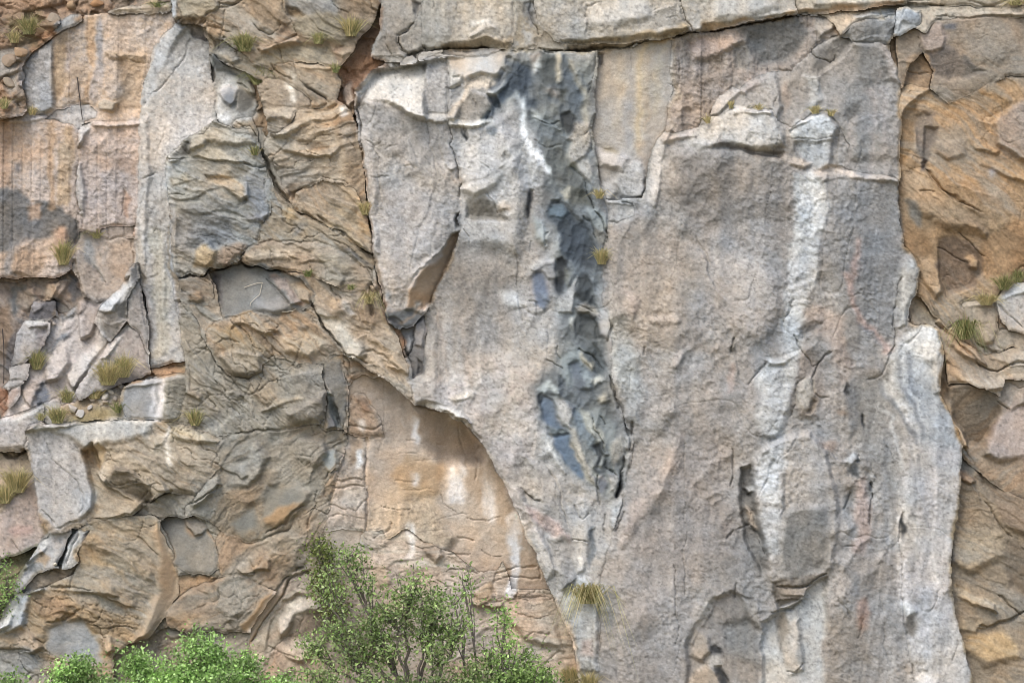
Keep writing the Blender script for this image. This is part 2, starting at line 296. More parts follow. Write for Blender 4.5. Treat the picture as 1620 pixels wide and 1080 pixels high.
P('rock_block','o','178,152,118','162,140,112',.0,.1,.1,"428,112 436,100 463,97 466,114 472,130 484,144 514,160 512,168 490,172 474,162 440,132",ang=45,amp=.7,rd=.06); F('186,148,104',.03,0,.1,"470,140 488,142 515,162 500,172 486,168",6); C("426,100 432,108 448,120 462,130",1.8,.1); Wt("456,112 468,110 468,132 458,130",.45,6,3)
P('rock_block','o','180,154,126','166,140,114',.1,0,.05,"408,140 424,126 438,124 456,134 474,146 490,160 488,170 468,174 460,192 450,210 430,206 416,176",ang=15,amp=.8,rd=.06); Wt("450,132 464,134 462,166 454,160",.7,6,2.4); F('200,172,138',.08,0,1.0,"416,172 440,170 470,172 460,190 440,186 420,190",8); F('186,160,128',.06,0,-.2,"420,180 444,186 448,208 430,206",8)
P('rock_block','o','194,160,120','178,152,120',.2,-.1,.02,"456,196 468,176 490,172 512,168 535,160 553,176 561,200 569,240 577,300 581,340 584,372 560,374 530,362 500,347 470,337 455,317 440,282 420,246 418,232 432,218 444,206",ang=-14,amp=1.0,rd=.08)
F('204,176,140',.1,0,1.0,"430,214 460,196 490,178 530,168 520,182 480,196 450,216",8); F('204,170,128',.06,0,.8,"432,226 470,220 500,236 520,234 530,222 560,212 562,222 536,232 524,246 490,248 450,238",6); F('180,146,106',-.05,.2,-.3,"470,224 500,222 525,230 505,238 480,232",6); F('164,150,132',-.04,.2,.1,"432,268 460,266 482,280 470,300 448,296",9); F('172,144,112',-.04,.2,-.5,"455,300 480,280 505,270 510,284 486,300 466,318",8)
F('178,140,98',.0,-.5,0,"530,180 556,180 572,260 578,340 560,330 545,260",14); Wt("538,164 550,166 552,182 536,180",.8,5,4); Wt("540,196 556,200 558,240 545,240",.3,8,3); C("470,310 488,296 505,284 512,280 530,282 550,290",1.8,.09); S("476,302 510,280 536,284 560,296",.06,14); S("440,206 470,214 500,206 540,200",.05,16); S("424,240 450,246 480,256 510,250 540,240",.05,16)
P('rock_block','o','196,160,112','180,148,112',.17,0,.08,"468,308 495,291 512,284 540,288 560,302 580,342 586,376 592,402 574,394 552,378 528,362 500,348 478,336 470,322",ang=35,amp=1.0,rd=.07); S("500,298 530,310 552,320 570,330",.07,14); S("480,320 510,330 540,350 575,380",.06,14); F('176,158,126',-.03,0,0,"520,320 560,330 575,360 545,355",10); F('200,164,110',.05,0,.8,"505,340 540,362 575,385 585,398 560,386 520,364",5)
# ---- left middle: folded gneiss
P('rock_face','o','168,150,124','150,142,126',.1,0,.02,"264,246 300,218 340,192 365,203 395,200 410,235 425,290 460,328 500,348 560,385 592,400 600,440 608,480 632,540 647,590 654,634 600,590 560,575 545,560 540,590 548,620 552,650 548,690 540,720 520,800 500,860 490,900 460,905 420,950 395,990 330,1150 -150,1150 -150,1000 0,985 20,940 35,920 60,905 130,870 125,835 145,820 100,760 60,700 45,675 140,668 260,663 300,600 293,570 280,480 272,420 268,330",ang=30)
P('folded_face','o','172,164,146','142,146,142',.26,-.04,.03,"263,247 270,238 300,218 322,214 340,192 366,204 396,204 412,236 420,266 426,290 442,322 424,346 410,356 406,386 384,402 382,412 350,424 332,420 316,436 300,430 283,438 276,410 268,330",ang=24,amp=1.1,rd=.08)
F('172,178,182',-.06,1.6,0,"262,246 272,250 277,330 282,440 274,430 267,330",4); F('192,172,140',.1,0,.9,"302,218 338,196 368,208 398,218 404,226 376,226 330,222 322,232 300,240",7); F('206,206,202',.05,0,1.6,"262,246 290,246 286,252 270,256",3); F('120,122,122',-.05,-.5,-.3,"268,238 302,226 304,248 292,248 272,242",4)
F('196,170,128',.03,0,.3,"270,276 300,274 302,290 274,294",5); F('190,176,146',.08,.1,.5,"306,232 330,228 372,246 384,258 340,252 308,250",6); F('196,172,136',.06,.2,.8,"328,278 360,280 392,292 396,312 384,318 360,300 330,288",5)
F('148,154,158',.05,-.2,0,"386,280 410,265 424,290 422,340 405,350 392,320",10); F('142,146,148',-.03,0,-.2,"280,330 330,320 360,340 370,380 320,400 282,390",14,ca=.7)
C("262,248 300,250 330,251 356,254 376,256",2,.14); C("376,256 396,262 412,268 420,264",1.8,.12); S("278,258 300,274 330,290 350,295 390,302",.09,18); S("290,266 320,284 345,288",.05,12); S("275,295 310,300 350,316 390,330",.05,18); S("280,330 320,326 370,345",.05,18); S("394,300 392,320 376,336",-.06,10)
C("420,285 424,310 428,318",1.6,.1); C("424,320 422,340 416,352",1.8,.12); F('150,150,150',.05,0,-.6,"386,348 424,338 420,352 404,354",6); F('206,176,128',.1,.2,.2,"306,396 330,384 344,396 340,412 326,422 304,416",7); F('176,150,122',.06,0,.2,"345,392 384,384 384,400 360,420 345,416",8); F('172,168,160',.02,0,0,"276,340 300,350 296,400 280,400",8,ca=.5); S("282,375 300,372 330,384 352,400",.05,14)
P('crevice_rock','o','172,152,122','148,134,112',-.1,.2,.1,"404,200 414,200 420,240 432,262 446,290 458,315 470,336 455,328 440,318 428,292 420,268 411,236",ang=60,amp=.6,rd=.04)
P('rock_block','g','160,162,162','148,148,144',.18,.2,.05,"422,286 430,284 434,296 432,308 426,318 420,305",amp=.5,rd=.07)
P('rock_face','o','168,152,124','148,142,130',.16,-.05,.05,"428,318 440,318 458,328 470,336 500,350 528,364 552,380 574,396 596,410 602,444 590,440 578,422 540,396 502,380 480,386 430,382 406,386 410,356 424,344",ang=32,amp=.9,rd=.06)
F('190,160,110',.04,0,.2,"448,336 466,334 474,344 460,350",7); F('142,146,146',.0,0,0,"470,350 490,352 480,372 466,375",10,ca=.7); S("420,346 446,344 470,352",.06,12); S("520,380 545,388 566,402 590,425",.1,10); C("520,380 545,388 566,402 590,428",2,.12); F('120,120,118',0,0,0,"545,388 570,400 590,426 570,412",4)
P('rock_block','o','178,154,124','164,140,112',.34,0,.04,"384,402 392,390 408,384 430,381 480,386 502,380 540,396 578,422 592,444 577,462 545,460 522,446 475,430 452,427 424,425 394,420 385,412",ang=8,amp=.9,rd=.09)
F('196,172,138',.04,0,.5,"388,400 430,392 470,400 470,408 420,412 390,410",8); S("400,404 430,400 452,406",.04,10); C("446,400 456,402 468,410",1.4,.07); C("388,398 384,410 390,420",2,.16); F('184,156,114',.05,0,0,"500,394 540,400 566,424 540,432 505,420",12); S("472,420 490,412 520,416",-.06,10); F('178,156,122',.08,.1,.2,"504,432 525,424 545,440 540,456 515,450 502,440",7); C("506,454 526,460 540,456",1.5,.08)
P('hollow_rock','s','136,135,128','112,111,106',-.14,.25,1.0,"326,432 338,424 352,424 384,415 424,424 452,429 478,440 498,456 494,482 468,492 440,497 402,488 382,502 352,504 345,482 340,456",amp=.9,rd=.02)
F('112,104,100',-.05,.6,0,"328,430 346,436 350,480 340,492 330,470",7,t='g'); F('172,148,132',.06,.1,.4,"425,436 450,436 462,460 478,478 462,482 448,462 430,446",5,t='g'); F('150,148,142',.1,0,.8,"400,468 450,468 470,486 430,492 402,484",14); C("422,440 436,452 448,470 460,480",1.8,.1); F('168,146,116',.08,0,.5,"456,446 490,462 492,478 476,474",6,t='g')
P('rock_block','o','158,138,112','140,132,118',.18,-.1,.1,"283,438 300,430 318,436 332,446 338,470 330,484 318,486 300,484 288,478",ang=20,rd=.09,amp=.7); F('170,138,102',.08,0,-.2,"296,464 316,462 322,476 312,482 298,478",5)
P('rock_face','o','192,168,136','174,150,122',.3,-.05,.04,"452,428 475,430 522,446 545,461 577,463 592,446 604,480 632,540 648,592 655,636 640,626 602,592 572,572 546,561 522,532 506,512 493,482 500,470 480,446",ang=35,amp=1.1,rd=.08)
F('206,190,164',.08,0,.6,"500,500 530,505 560,530 580,560 560,572 540,556 515,530",10); F('190,184,176',.03,0,0,"540,470 556,480 566,500 556,505 545,490",5); S("494,480 505,505 522,530 545,556",-.1,16); S("540,466 560,490 590,520",.07,16); S("560,540 580,530 600,540 625,560",.09,16); C("575,560 590,556 612,566 630,580",1.8,.1); F('200,172,134',.06,0,.6,"590,545 625,560 645,590 620,580",8); S("520,455 530,480 548,500",.05,12); F('170,146,116',.05,-.4,.2,"578,462 598,500 590,520 570,490",8)
C("493,476 500,496 512,516 528,538 546,558",2.4,.18); S("600,570 620,590 648,620",.08,14); C("546,560 570,566 586,572",2,.14)
P('rock_face','o','178,148,112','164,138,108',.36,-.02,.05,"326,522 338,506 352,506 380,504 402,489 440,498 468,492 493,483 505,512 521,533 545,558 522,561 502,573 472,572 432,562 416,576 414,591 396,601 370,597 346,572 325,542",ang=32,amp=1.0,rd=.09)
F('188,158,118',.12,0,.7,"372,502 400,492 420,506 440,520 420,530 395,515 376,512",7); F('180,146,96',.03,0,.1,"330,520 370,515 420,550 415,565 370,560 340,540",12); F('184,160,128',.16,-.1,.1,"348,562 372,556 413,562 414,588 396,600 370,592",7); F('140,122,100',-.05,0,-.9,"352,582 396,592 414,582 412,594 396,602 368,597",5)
F('168,170,168',.02,0,0,"468,510 482,514 480,535 470,530",8,ca=.6); C("340,540 352,536 362,540 385,546",1.5,.08); C("370,508 378,516 372,524",1.6,.09); S("400,500 430,525 470,540 500,535",.07,18); S("372,505 390,530 410,555",.06,14); F('196,172,136',.06,0,.5,"440,530 490,520 520,545 490,565 450,556",12)
P('folded_face','o','158,150,130','150,140,122',.28,0,.08,"283,478 300,484 326,540 346,573 370,598 396,602 414,592 432,604 472,574 510,576 506,590 516,620 516,652 505,667 460,676 430,681 365,684 340,686 310,672 262,664 292,600 294,572 286,530",ang=38,amp=1.0,rd=.07)
F('150,148,138',.1,.2,.1,"432,606 478,588 512,580 517,620 516,650 504,664 480,668 456,664 440,640",16); F('150,146,136',.1,-.4,-.5,"456,655 480,640 515,620 516,652 504,666 470,670",10); F('176,152,118',.05,0,.2,"392,600 430,606 440,630 420,640 400,625",10); F('138,138,134',.0,0,0,"320,660 350,655 352,678 325,680",8); F('190,170,136',.06,0,.8,"440,628 470,622 480,628 440,640 415,652",6)
S("286,520 310,560 345,600 375,622 400,630",.1,18); S("290,560 320,590 350,610",.06,16); S("286,600 320,630 350,650",.07,16); S("300,580 340,620 372,640",.05,12); C("325,540 340,566 360,590 380,616 398,628",1.8,.1); C("398,628 415,618 428,604 436,596",1.6,.09); S("358,620 372,618 390,626",.08,10); F('124,124,122',0,.0,0,"350,615 380,625 390,632 370,632",5); S("430,600 460,592 500,584",.05,12); F('166,146,118',.1,0,.3,"283,618 300,610 322,628 318,634",5)
K('214,206,190',.85,"286,688 314,682 349,673 364,664 378,651 390,638 398,634",2.2); K('200,190,172',.6,"432,600 445,582 458,570",1.8); C("365,684 400,682 430,681 470,678 505,668",2,.14)
P('streaked_boss','s','166,168,168','150,152,152',.42,-.05,.12,"191,632 196,616 210,606 232,599 256,594 276,590 292,592 296,612 292,640 282,664 240,665 206,665 199,655",amp=.9,rd=.1)
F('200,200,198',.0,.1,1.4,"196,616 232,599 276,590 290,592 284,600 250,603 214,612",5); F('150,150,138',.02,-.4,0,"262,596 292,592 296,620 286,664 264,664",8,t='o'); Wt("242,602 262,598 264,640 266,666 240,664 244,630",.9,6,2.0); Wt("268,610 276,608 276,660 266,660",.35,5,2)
P('wedge_block','s','134,132,122','122,122,118',.12,-.2,-.1,"507,586 511,576 530,566 541,560 546,600 551,622 551,660 546,679 517,678 513,652 518,626",rd=.06)
F('96,100,102',-.08,-1.0,-.3,"516,618 524,622 536,650 542,676 534,676 522,650",4,t='d'); F('110,112,114',.08,.5,.4,"514,660 526,650 542,676 517,677",4); F('178,172,160',.03,.5,.3,"506,586 512,590 520,612 528,625 522,622 510,600",3); K('190,180,160',.8,"546,652 546,676",1.6)
P('corner_rock','o','184,150,114','170,140,110',-.05,-.2,.05,"541,560 548,561 574,574 600,592 590,596 572,590 558,600 552,622 549,612 545,598",ang=10,rd=.06,amp=.7); C("545,572 552,590 556,606",1.4,.09)
P('rock_face','o','156,140,114','146,138,122',.16,-.22,.0,"338,722 345,700 365,684 430,681 505,668 518,679 546,680 550,700 546,720 522,748 502,787 486,806 456,836 415,851 390,856 350,836 330,821 312,813 298,816 294,800 312,786 336,752",ang=-48,amp=.7,rd=.06)
F('164,142,112',.04,0,0,"380,745 425,735 445,750 420,795 390,800 370,780",14); F('130,130,122',.06,.3,.2,"425,770 470,765 490,780 470,815 440,830 415,830",12,t='s'); F('150,148,138',.1,.3,.1,"352,735 378,735 396,728 408,700 425,722 410,750 395,768 365,765",10); F('154,146,130',.1,.3,.1,"445,695 478,690 512,695 516,715 495,735 465,725",12)
S("344,730 360,745 385,755 395,748",-.08,12); S("512,690 516,720 500,740 490,765",.07,10); F('160,136,104',.03,0,0,"415,820 450,800 480,790 455,832 425,845",8); F('126,128,122',-.05,0,.3,"362,825 400,800 410,835 380,850",12,t='s'); F('164,166,158',.06,.4,.2,"512,715 530,712 534,735 524,748 514,740",6,t='s'); C("300,796 322,788 345,776 350,765",2.2,.16); F('160,152,134',.18,.2,.2,"300,792 312,770 346,752 352,765 330,790 308,800",8); C("420,840 450,826 480,800",2,.14)
# ---- lower left buttress
P('rock_face','g','192,166,150','178,150,132',.15,.1,.3,"-150,900 -150,780 0,800 30,775 52,745 62,790 70,830 76,850 60,862 22,876 0,884",amp=.7,rd=.05); T('206,150,136',.5,"20,835 50,830 50,845 25,848",6); C("22,848 30,865 34,880",1.5,.06); F('186,156,112',0,0,0,"62,830 76,828 80,848 70,850",6)
P('rock_face','g','186,158,128','160,138,108',-.05,.1,.5,"-150,795 -150,730 0,732 40,714 52,742 30,778 0,805",amp=.8,rd=.05)
P('rock_face','r','150,140,104','132,120,90',-.05,.1,.8,"-150,1000 -150,890 0,882 22,876 60,862 66,870 40,892 30,916 34,925 20,940 0,960",amp=.6,rd=.04)
P('buttress','o','182,158,126','168,152,130',.5,-.05,.05,"42,680 56,672 100,666 190,662 240,663 300,672 352,690 342,702 345,722 350,736 332,756 312,787 264,777 230,799 210,817 150,817 126,832 92,837 70,828 62,782 55,742 45,705",ang=28,amp=1.0,rd=.09)
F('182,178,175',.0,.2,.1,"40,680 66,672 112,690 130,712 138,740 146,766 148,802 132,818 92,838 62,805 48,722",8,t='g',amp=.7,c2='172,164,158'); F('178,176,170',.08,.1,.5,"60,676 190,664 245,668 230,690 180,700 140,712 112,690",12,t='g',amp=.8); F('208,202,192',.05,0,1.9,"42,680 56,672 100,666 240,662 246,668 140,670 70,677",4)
F('194,160,118',-.15,.3,.3,"130,712 148,700 160,730 156,750 166,768 198,784 226,796 210,818 150,818 148,780 138,740",7,amp=.5); F('180,156,122',.14,0,.2,"154,748 168,732 184,722 208,714 236,732 268,774 262,788 240,798 200,782 168,770",6); F('148,130,106',-.12,-.2,-1.2,"165,766 184,738 214,744 246,784 236,797 210,784",6); F('196,172,140',.05,.2,.8,"154,748 170,732 184,736 166,764",4)  # underside of the lump darkened in colour for its shade
F('180,166,138',-.06,0,.2,"142,708 160,700 172,712 166,730 156,742 150,720",6,t='s'); C("118,702 126,716 118,712",1.4,.05); C("68,690 90,728 112,744 124,764 131,785 134,796 129,812",1.4,.06); C("72,802 80,815 86,830",1.6,.08); C("92,834 112,826 126,822",1.6,.07); S("200,690 230,715 262,735 290,760",.07,18); S("235,700 262,715 300,745",.06,16); F('176,152,120',.05,0,.1,"210,712 250,715 300,745 310,780 270,775",14); C("226,797 245,792 262,780 275,776",2.2,.16); F('196,178,140',.06,0,.8,"262,668 300,674 345,696 310,700 275,690",10); Wt("264,672 272,672 272,738 266,738",.7,3,2); C("150,817 190,816 210,817 230,798",2,.14)
F('190,174,146',.05,.1,.4,"240,690 270,684 258,705 245,706",6)
P('spur_rock','g','190,182,176','178,162,148',.45,.4,.4,"28,922 34,898 58,872 70,852 112,838 122,842 106,882 92,896 60,906 36,932 26,938",rd=.07,amp=.8); F('206,200,192',.05,.6,1.2,"36,892 60,870 74,850 90,846 70,872 50,884",5); F('170,168,166',-.05,.3,-.4,"40,898 58,886 76,896 60,906 42,908",4); F('196,160,120',0,0,0,"62,872 80,880 72,895 60,890",6)
P('cleft_rock','d','112,116,120','98,100,104',.2,.2,.1,"104,864 118,835 124,836 112,860 104,892 88,896 92,884",rd=.04)
P('spur_rock','g','192,192,192','178,174,168',.55,-.4,.1,"98,896 112,860 126,838 149,832 150,850 136,862 126,890 112,896",rd=.08,amp=.8); F('178,152,118',-.05,-.9,0,"138,842 150,834 152,860 128,892 124,880",4,t='o')
P('rock_face','o','180,152,112','160,142,116',.5,-.05,.08,"126,836 150,818 210,818 240,816 256,822 253,836 263,860 276,880 284,912 280,942 262,972 236,1002 215,1012 200,1022 180,1032 200,1150 -150,1150 -150,1000 0,990 20,940 46,936 75,930 120,906 129,890 126,872 148,834",ang=22,amp=1.1,rd=.1)
F('190,164,132',.1,-.9,0,"250,822 262,860 284,910 280,942 238,1000 215,1012 236,970 256,930 254,880 242,840",14,amp=.5,t='s'); F('186,150,100',.02,.2,-.1,"138,862 190,868 240,900 245,915 200,905 150,890",12); F('188,146,96',0,0,0,"215,872 245,880 252,905 225,905",12,ca=.7); F('176,150,112',.08,.1,.5,"70,928 118,905 180,925 190,940 120,935",8); F('208,208,206',.04,.7,1.6,"34,938 44,920 98,897 128,888 118,905 80,922 66,936",5,t='g',c2='190,186,180')  # pale spur tops are lit ledges, the light painted in
F('186,190,194',.05,.8,.6,"-150,1000 0,985 18,938 48,936 46,962 38,986 10,1000 -150,1020",8,t='g'); F('212,210,206',.05,.3,1.2,"0,995 14,965 20,940 34,950 20,985",7); F('158,158,154',-.06,0,.1,"76,992 100,976 130,980 156,1002 168,1044 140,1062 88,1038 77,1014",11,t='s',amp=1.2,c2='146,144,138'); K('196,190,178',.6,"100,1024 125,1012 145,1005 160,1004",1.6); F('186,160,128',.1,.5,.4,"24,998 44,995 72,1020 60,1030 30,1024",6); F('150,150,148',-.05,.2,.2,"-20,1024 56,1022 62,1050 40,1060 -20,1070",10,c2='138,138,134'); C("0,1024 24,1022 54,1024",2,.12); F('196,166,128',.1,.4,.6,"160,1000 178,1002 182,1024 170,1030",5)
S("222,958 205,956 175,946 150,936",.1,16); F('158,150,132',-.05,0,0,"152,938 175,946 200,956 205,970 170,960",8); C("62,932 85,930 120,926 150,932",1.8,.12); C("118,902 114,920 112,930",1.6,.09); S("150,862 180,870 205,888 225,905",.07,14); S("90,955 130,952 165,975 180,1000",.07,14); S("130,900 170,915 210,930 240,935",.06,16); S("100,945 110,965 90,978 70,985",.06,12); C("75,984 100,976 118,970 130,962",1.8,.1); S("140,960 165,970 185,990",.06,12); F('170,140,104',.05,0,.1,"55,945 100,940 120,955 90,975 60,970",10); S("165,840 200,850 230,870",.05,16); S("170,895 210,905 240,925",.05,12)
P('hollow_rock','s','144,143,136','124,122,114',.02,.15,.8,"253,824 262,816 294,817 310,813 328,831 339,856 347,880 346,896 331,906 300,904 276,894 273,870 262,850",amp=.9,rd=.03); F('166,144,118',.1,-.2,.3,"294,814 314,814 330,834 320,842 306,842 296,830",4,t='o')
P('rock_face','o','176,148,116','162,136,106',.08,-.2,.05,"347,880 340,856 350,838 390,857 415,852 456,837 488,808 506,780 520,760 548,722 549,745 530,780 515,820 506,850 492,892 462,906 456,914 432,937 414,926 382,911 350,907 347,895",ang=-42,amp=.9,rd=.05)
C("502,776 494,805 488,830 480,858",1.4,.08); F('180,148,112',.12,.1,.3,"395,880 415,872 428,885 424,900 405,902",6); F('190,150,106',.08,0,.5,"372,898 390,882 404,900 400,908 382,906",5); S("425,868 445,875 462,882",.06,10); F('178,150,116',.06,0,0,"420,850 460,840 480,860 460,900 430,890",16); F('128,118,108',-.08,0,-.3,"468,898 490,896 489,906 470,908",4); C("432,936 446,920 460,910 478,902 490,900",2.2,.16); S("455,850 480,845 500,820",.05,14); F('176,140,102',0,0,0,"500,770 520,765 508,800 500,830 495,800",8,ca=.7); C("391,905 404,906",2,.12)
P('rock_face','r','172,144,112','150,128,100',.0,0,.2,"282,908 300,906 346,908 330,922 300,932 284,946 266,964 280,940",amp=.5,rd=.04)
P('bulging_boulder','o','168,142,112','152,132,108',.42,0,.1,"262,968 284,946 300,933 345,911 386,908 414,926 432,934 446,936 440,952 415,978 395,998 370,1004 340,992 300,1002 262,988",ang=-15,amp=.6,rd=.12)
F('166,138,104',.05,-.4,-.6,"430,934 447,936 440,952 415,978 388,1000 384,988 400,968 412,945",7,t='s'); F('160,150,132',.05,0,.3,"345,925 385,915 405,940 395,968 365,978 345,960",12); F('182,150,110',.06,0,.1,"264,975 290,958 330,975 340,990 300,1000",10); C("345,925 350,940 345,955",1.4,.07); S("350,975 380,980 400,960 405,940",.05,10)
P('rock_face','o','176,152,126','160,138,114',.05,.0,.15,"180,1032 215,1012 262,990 300,1003 345,1000 392,1000 397,1040 400,1150 200,1150",ang=-30,amp=.8,rd=.05); F('150,148,142',.05,0,.3,"262,988 300,1002 300,1010 262,1004",5)
CS = .45
P('recess_wall','s','204,184,162','192,175,155',-.5,-.26,-.05,"549,612 556,598 572,590 592,596 602,594 655,638 700,652 742,672 762,702 802,772 852,892 872,932 902,1002 917,1062 925,1150 400,1150 397,1040 395,992 432,938 462,908 492,894 508,852 522,802 546,722 551,682 552,640",amp=.8,rd=.02)
F('184,166,146',0,0,0,"555,598 580,592 640,630 650,690 620,700 590,680 560,640",14); F('188,169,149',-.27,-.5,-.35,"650,640 745,672 765,710 760,730 700,730 660,700",24); F('198,168,132',.02,0,.05,"640,720 700,735 690,780 640,790 620,750",14); F('204,172,136',.06,0,.15,"570,800 680,790 720,850 700,880 580,860",18,t='g',amp=.7)  # under the arch: shade put into both the depth and a darker colour
P('recess_block','g','194,174,156','184,160,138',-.22,-.1,.1,"545,722 552,682 578,690 580,770 576,838 540,836 510,838 520,802",amp=.5,rd=.05); C("580,690 578,740 577,800 575,838",2,.12); C("532,760 555,758 577,762",1.8,.12); C("528,772 550,768 576,770",1.8,.12); C("520,800 545,806 562,806 570,795 578,790",1.8,.1); C("515,818 540,816 560,818 577,815",1.3,.07); F('182,150,118',0,0,0,"552,690 575,700 572,730 556,740",10); F('200,184,168',.0,0,0,"545,770 575,772 570,800 540,800",8)
P('recess_block','o','186,160,132','172,142,112',-.2,-.1,.15,"552,640 560,620 572,622 600,660 606,690 590,688 572,692 552,684",ang=45,amp=.7,rd=.05); C("552,676 570,674 590,676 602,672",2,.12); F('178,138,104',.05,0,0,"562,625 578,632 590,655 575,650",6); Wt("567,664 580,664 580,676 568,676",.6,4)
P('recess_block','o','210,188,164','202,176,150',-.42,-.12,.1,"570,845 576,838 606,835 616,850 640,835 700,870 760,905 790,900 795,890 810,935 870,935 902,1002 917,1062 925,1150 400,1150 430,1060 520,990 545,930",amp=.8,ang=3,rd=.0)
F('206,176,146',.06,0,.2,"700,815 760,810 800,870 800,890 740,895 710,860",16,amp=1.5); F('204,178,152',.06,0,.15,"800,930 850,930 880,990 890,1030 830,1010 790,970",10); C("785,904 800,903 820,900 848,896",2,.14); C("782,918 800,915 822,916 850,915",1.8,.12); C("787,904 783,920 786,940",2,.12); C("850,896 852,905 850,916",1.6,.1); C("740,940 770,952 786,950 800,948",2,.12); F('186,160,128',.1,0,.8,"740,944 786,952 800,950 795,960 745,956",5); F('170,146,122',.08,.3,.3,"670,840 690,850 700,880 690,890 672,870",6); C("590,850 605,842 616,838 618,828",1.8,.1); C("690,880 720,882 745,876",1.6,.08); F('196,164,126',.1,-.2,.2,"752,936 778,922 780,945 755,958",5); C("545,985 570,992 600,990",1.8,.1); C("870,1000 860,1010 855,1030",1.8,.1); F('190,168,146',.06,0,.3,"560,985 620,975 640,1000 600,1015 560,1010",10); F('210,182,146',.04,0,0,"590,905 615,900 618,925 596,930",8)
T('204,176,136',.3,"600,760 690,770 690,860 620,850",20)
for a in ("640,700 668,702","630,720 660,720","655,728 710,726","690,702 700,701","640,776 685,774","625,758 660,760","690,820 740,815","655,840 700,836"): C(a,1.2,.05)
C("605,600 608,650 606,690 600,720",1,.03); C("720,665 724,690 740,730",1.4,.06); C("758,700 762,740",1.4,.06); F('168,150,130',.1,.5,0,"742,688 765,705 775,740 768,772 750,740 740,715",6,t='g'); C("758,705 756,735 752,760",2,.1); F('176,156,138',.12,.2,0,"765,735 785,755 790,790 800,840 812,870 800,860 780,800 765,770",7,t='g')
Wt("650,652 656,646 662,652 663,690 658,705 649,700 648,668",.32,5,1.7); Wt("708,738 722,728 738,728 740,752 728,775 715,802 704,800 706,765",.32,7,1.9,c='232,231,230'); Wt("760,752 770,740 784,745 790,775 780,808 772,835 764,800",.32,8,2,c='228,227,226'); Wt("803,820 812,806 822,806 828,850 822,895 818,950 800,945 798,940 806,880",.95,5,2.6,c='242,242,243'); Wt("565,712 572,712 573,745 562,745",.75,5,2); Wt("650,745 662,745 664,770 650,775",.3,6); Wt("640,825 652,822 656,885 642,885",.5,6); Wt("636,660 639,660 639,676 636,676",.4,2)
CS = .7
T('236,236,238',.6,"808,830 817,815 821,850 817,896 811,940 804,940 809,890",6)
_r = random.Random(4)
for cx, hw, y0, y1, nn in ((656,6,650,702,9),(724,14,732,802,16),(773,11,750,828,13),(813,9,812,946,16),(568,4,712,748,5),(651,6,826,884,6),(656,5,745,775,4)):
    for q_ in range(nn):
        t_ = _r.uniform(-1, 1); x_ = cx+hw*t_; ya = y0+(y1-y0)*_r.uniform(0, .25)*(1+abs(t_)); yb = y1-(y1-y0)*_r.uniform(0, .6)*(.3+abs(t_))
        if yb-ya > 8: K('240,240,240', _r.uniform(.55, .95), f"{x_},{ya} {x_+_r.uniform(-1,1)},{(ya+yb)/2} {x_+_r.uniform(-2,2)},{yb}", _r.uniform(.9, 1.6))
for a in ("575,905 600,902 625,908","700,905 735,900 760,906","690,920 712,930 716,950","815,945 845,950 868,945","820,975 850,980 885,972","830,1010 845,1000 870,1004","640,860 665,866 690,862","590,870 592,890","742,820 770,826 790,820","722,850 748,856","760,870 775,880 795,884","700,780 705,800 720,812","795,965 810,990 806,1010","600,800 630,806 650,800"): C(a,1.2,.07)
P('pale_boulder','o','198,174,150','186,160,132',-.1,.1,.12,"392,1060 397,1018 412,992 440,954 462,916 492,904 522,926 545,948 552,972 560,1010 556,1060 520,1150 392,1150",ang=-40,amp=.6,rd=.08)
F('214,196,174',.08,.3,.7,"446,952 470,940 500,942 540,962 530,968 492,962 466,968 456,992 446,1006 440,990",7); F('168,146,122',-.14,-.2,-.2,"462,972 492,966 530,972 540,1000 520,1020 480,1012 450,1008",8); F('206,184,160',.06,.2,.5,"446,1004 470,1012 500,1018 490,1040 468,1046 444,1030",8); S("440,960 424,1000 420,1030",.06,16); C("424,1020 440,1030 470,1040",1.6,.08); F('190,160,132',.05,0,.2,"400,1020 440,1030 465,1060 430,1080 398,1060",10)
C("398,1012 412,990 440,952 460,914 490,902",2.2,.2)
# ---- gully of loose earth left of the great slab
P('earth_gully','r','176,138,106','158,122,94',-.3,.1,.1,"530,110 545,95 572,58 592,30 602,0 606,40 590,90 602,104 576,125 563,140 562,170 567,215 577,270 587,340 594,400 604,450 612,490 622,512 640,522 655,560 660,600 654,634 646,590 632,540 604,480 592,446 592,402 586,376 581,340 569,240 561,200 553,176 536,160 541,132",amp=.55,rd=.04)
F('178,148,120',.1,.2,.2,"600,104 612,90 632,92 632,108 605,112",5,t='g'); F('190,158,132',.2,.3,.3,"574,356 584,352 592,380 588,402 578,392 572,376",5,t='g'); F('176,150,122',.22,.2,.2,"580,410 594,400 602,440 596,460 582,440",6,t='g'); F('184,156,126',.2,.3,.2,"580,446 590,442 604,455 606,470 592,468 582,460",5,t='g'); F('182,158,128',.22,.3,.3,"594,490 602,485 610,500 612,515 602,512",5,t='g'); F('196,166,140',.15,.3,.3,"543,140 556,130 560,160 552,172 543,158",6,t='g'); C("585,455 584,478 592,500",3,.2)
F('170,132,100',.05,.2,.2,"548,100 580,80 586,100 565,118",8)
F('178,156,128',.2,.2,.6,"588,116 606,104 618,106 600,120",5,t='g'); F('172,150,124',.2,.3,.3,"545,165 560,160 562,180 554,185",5)
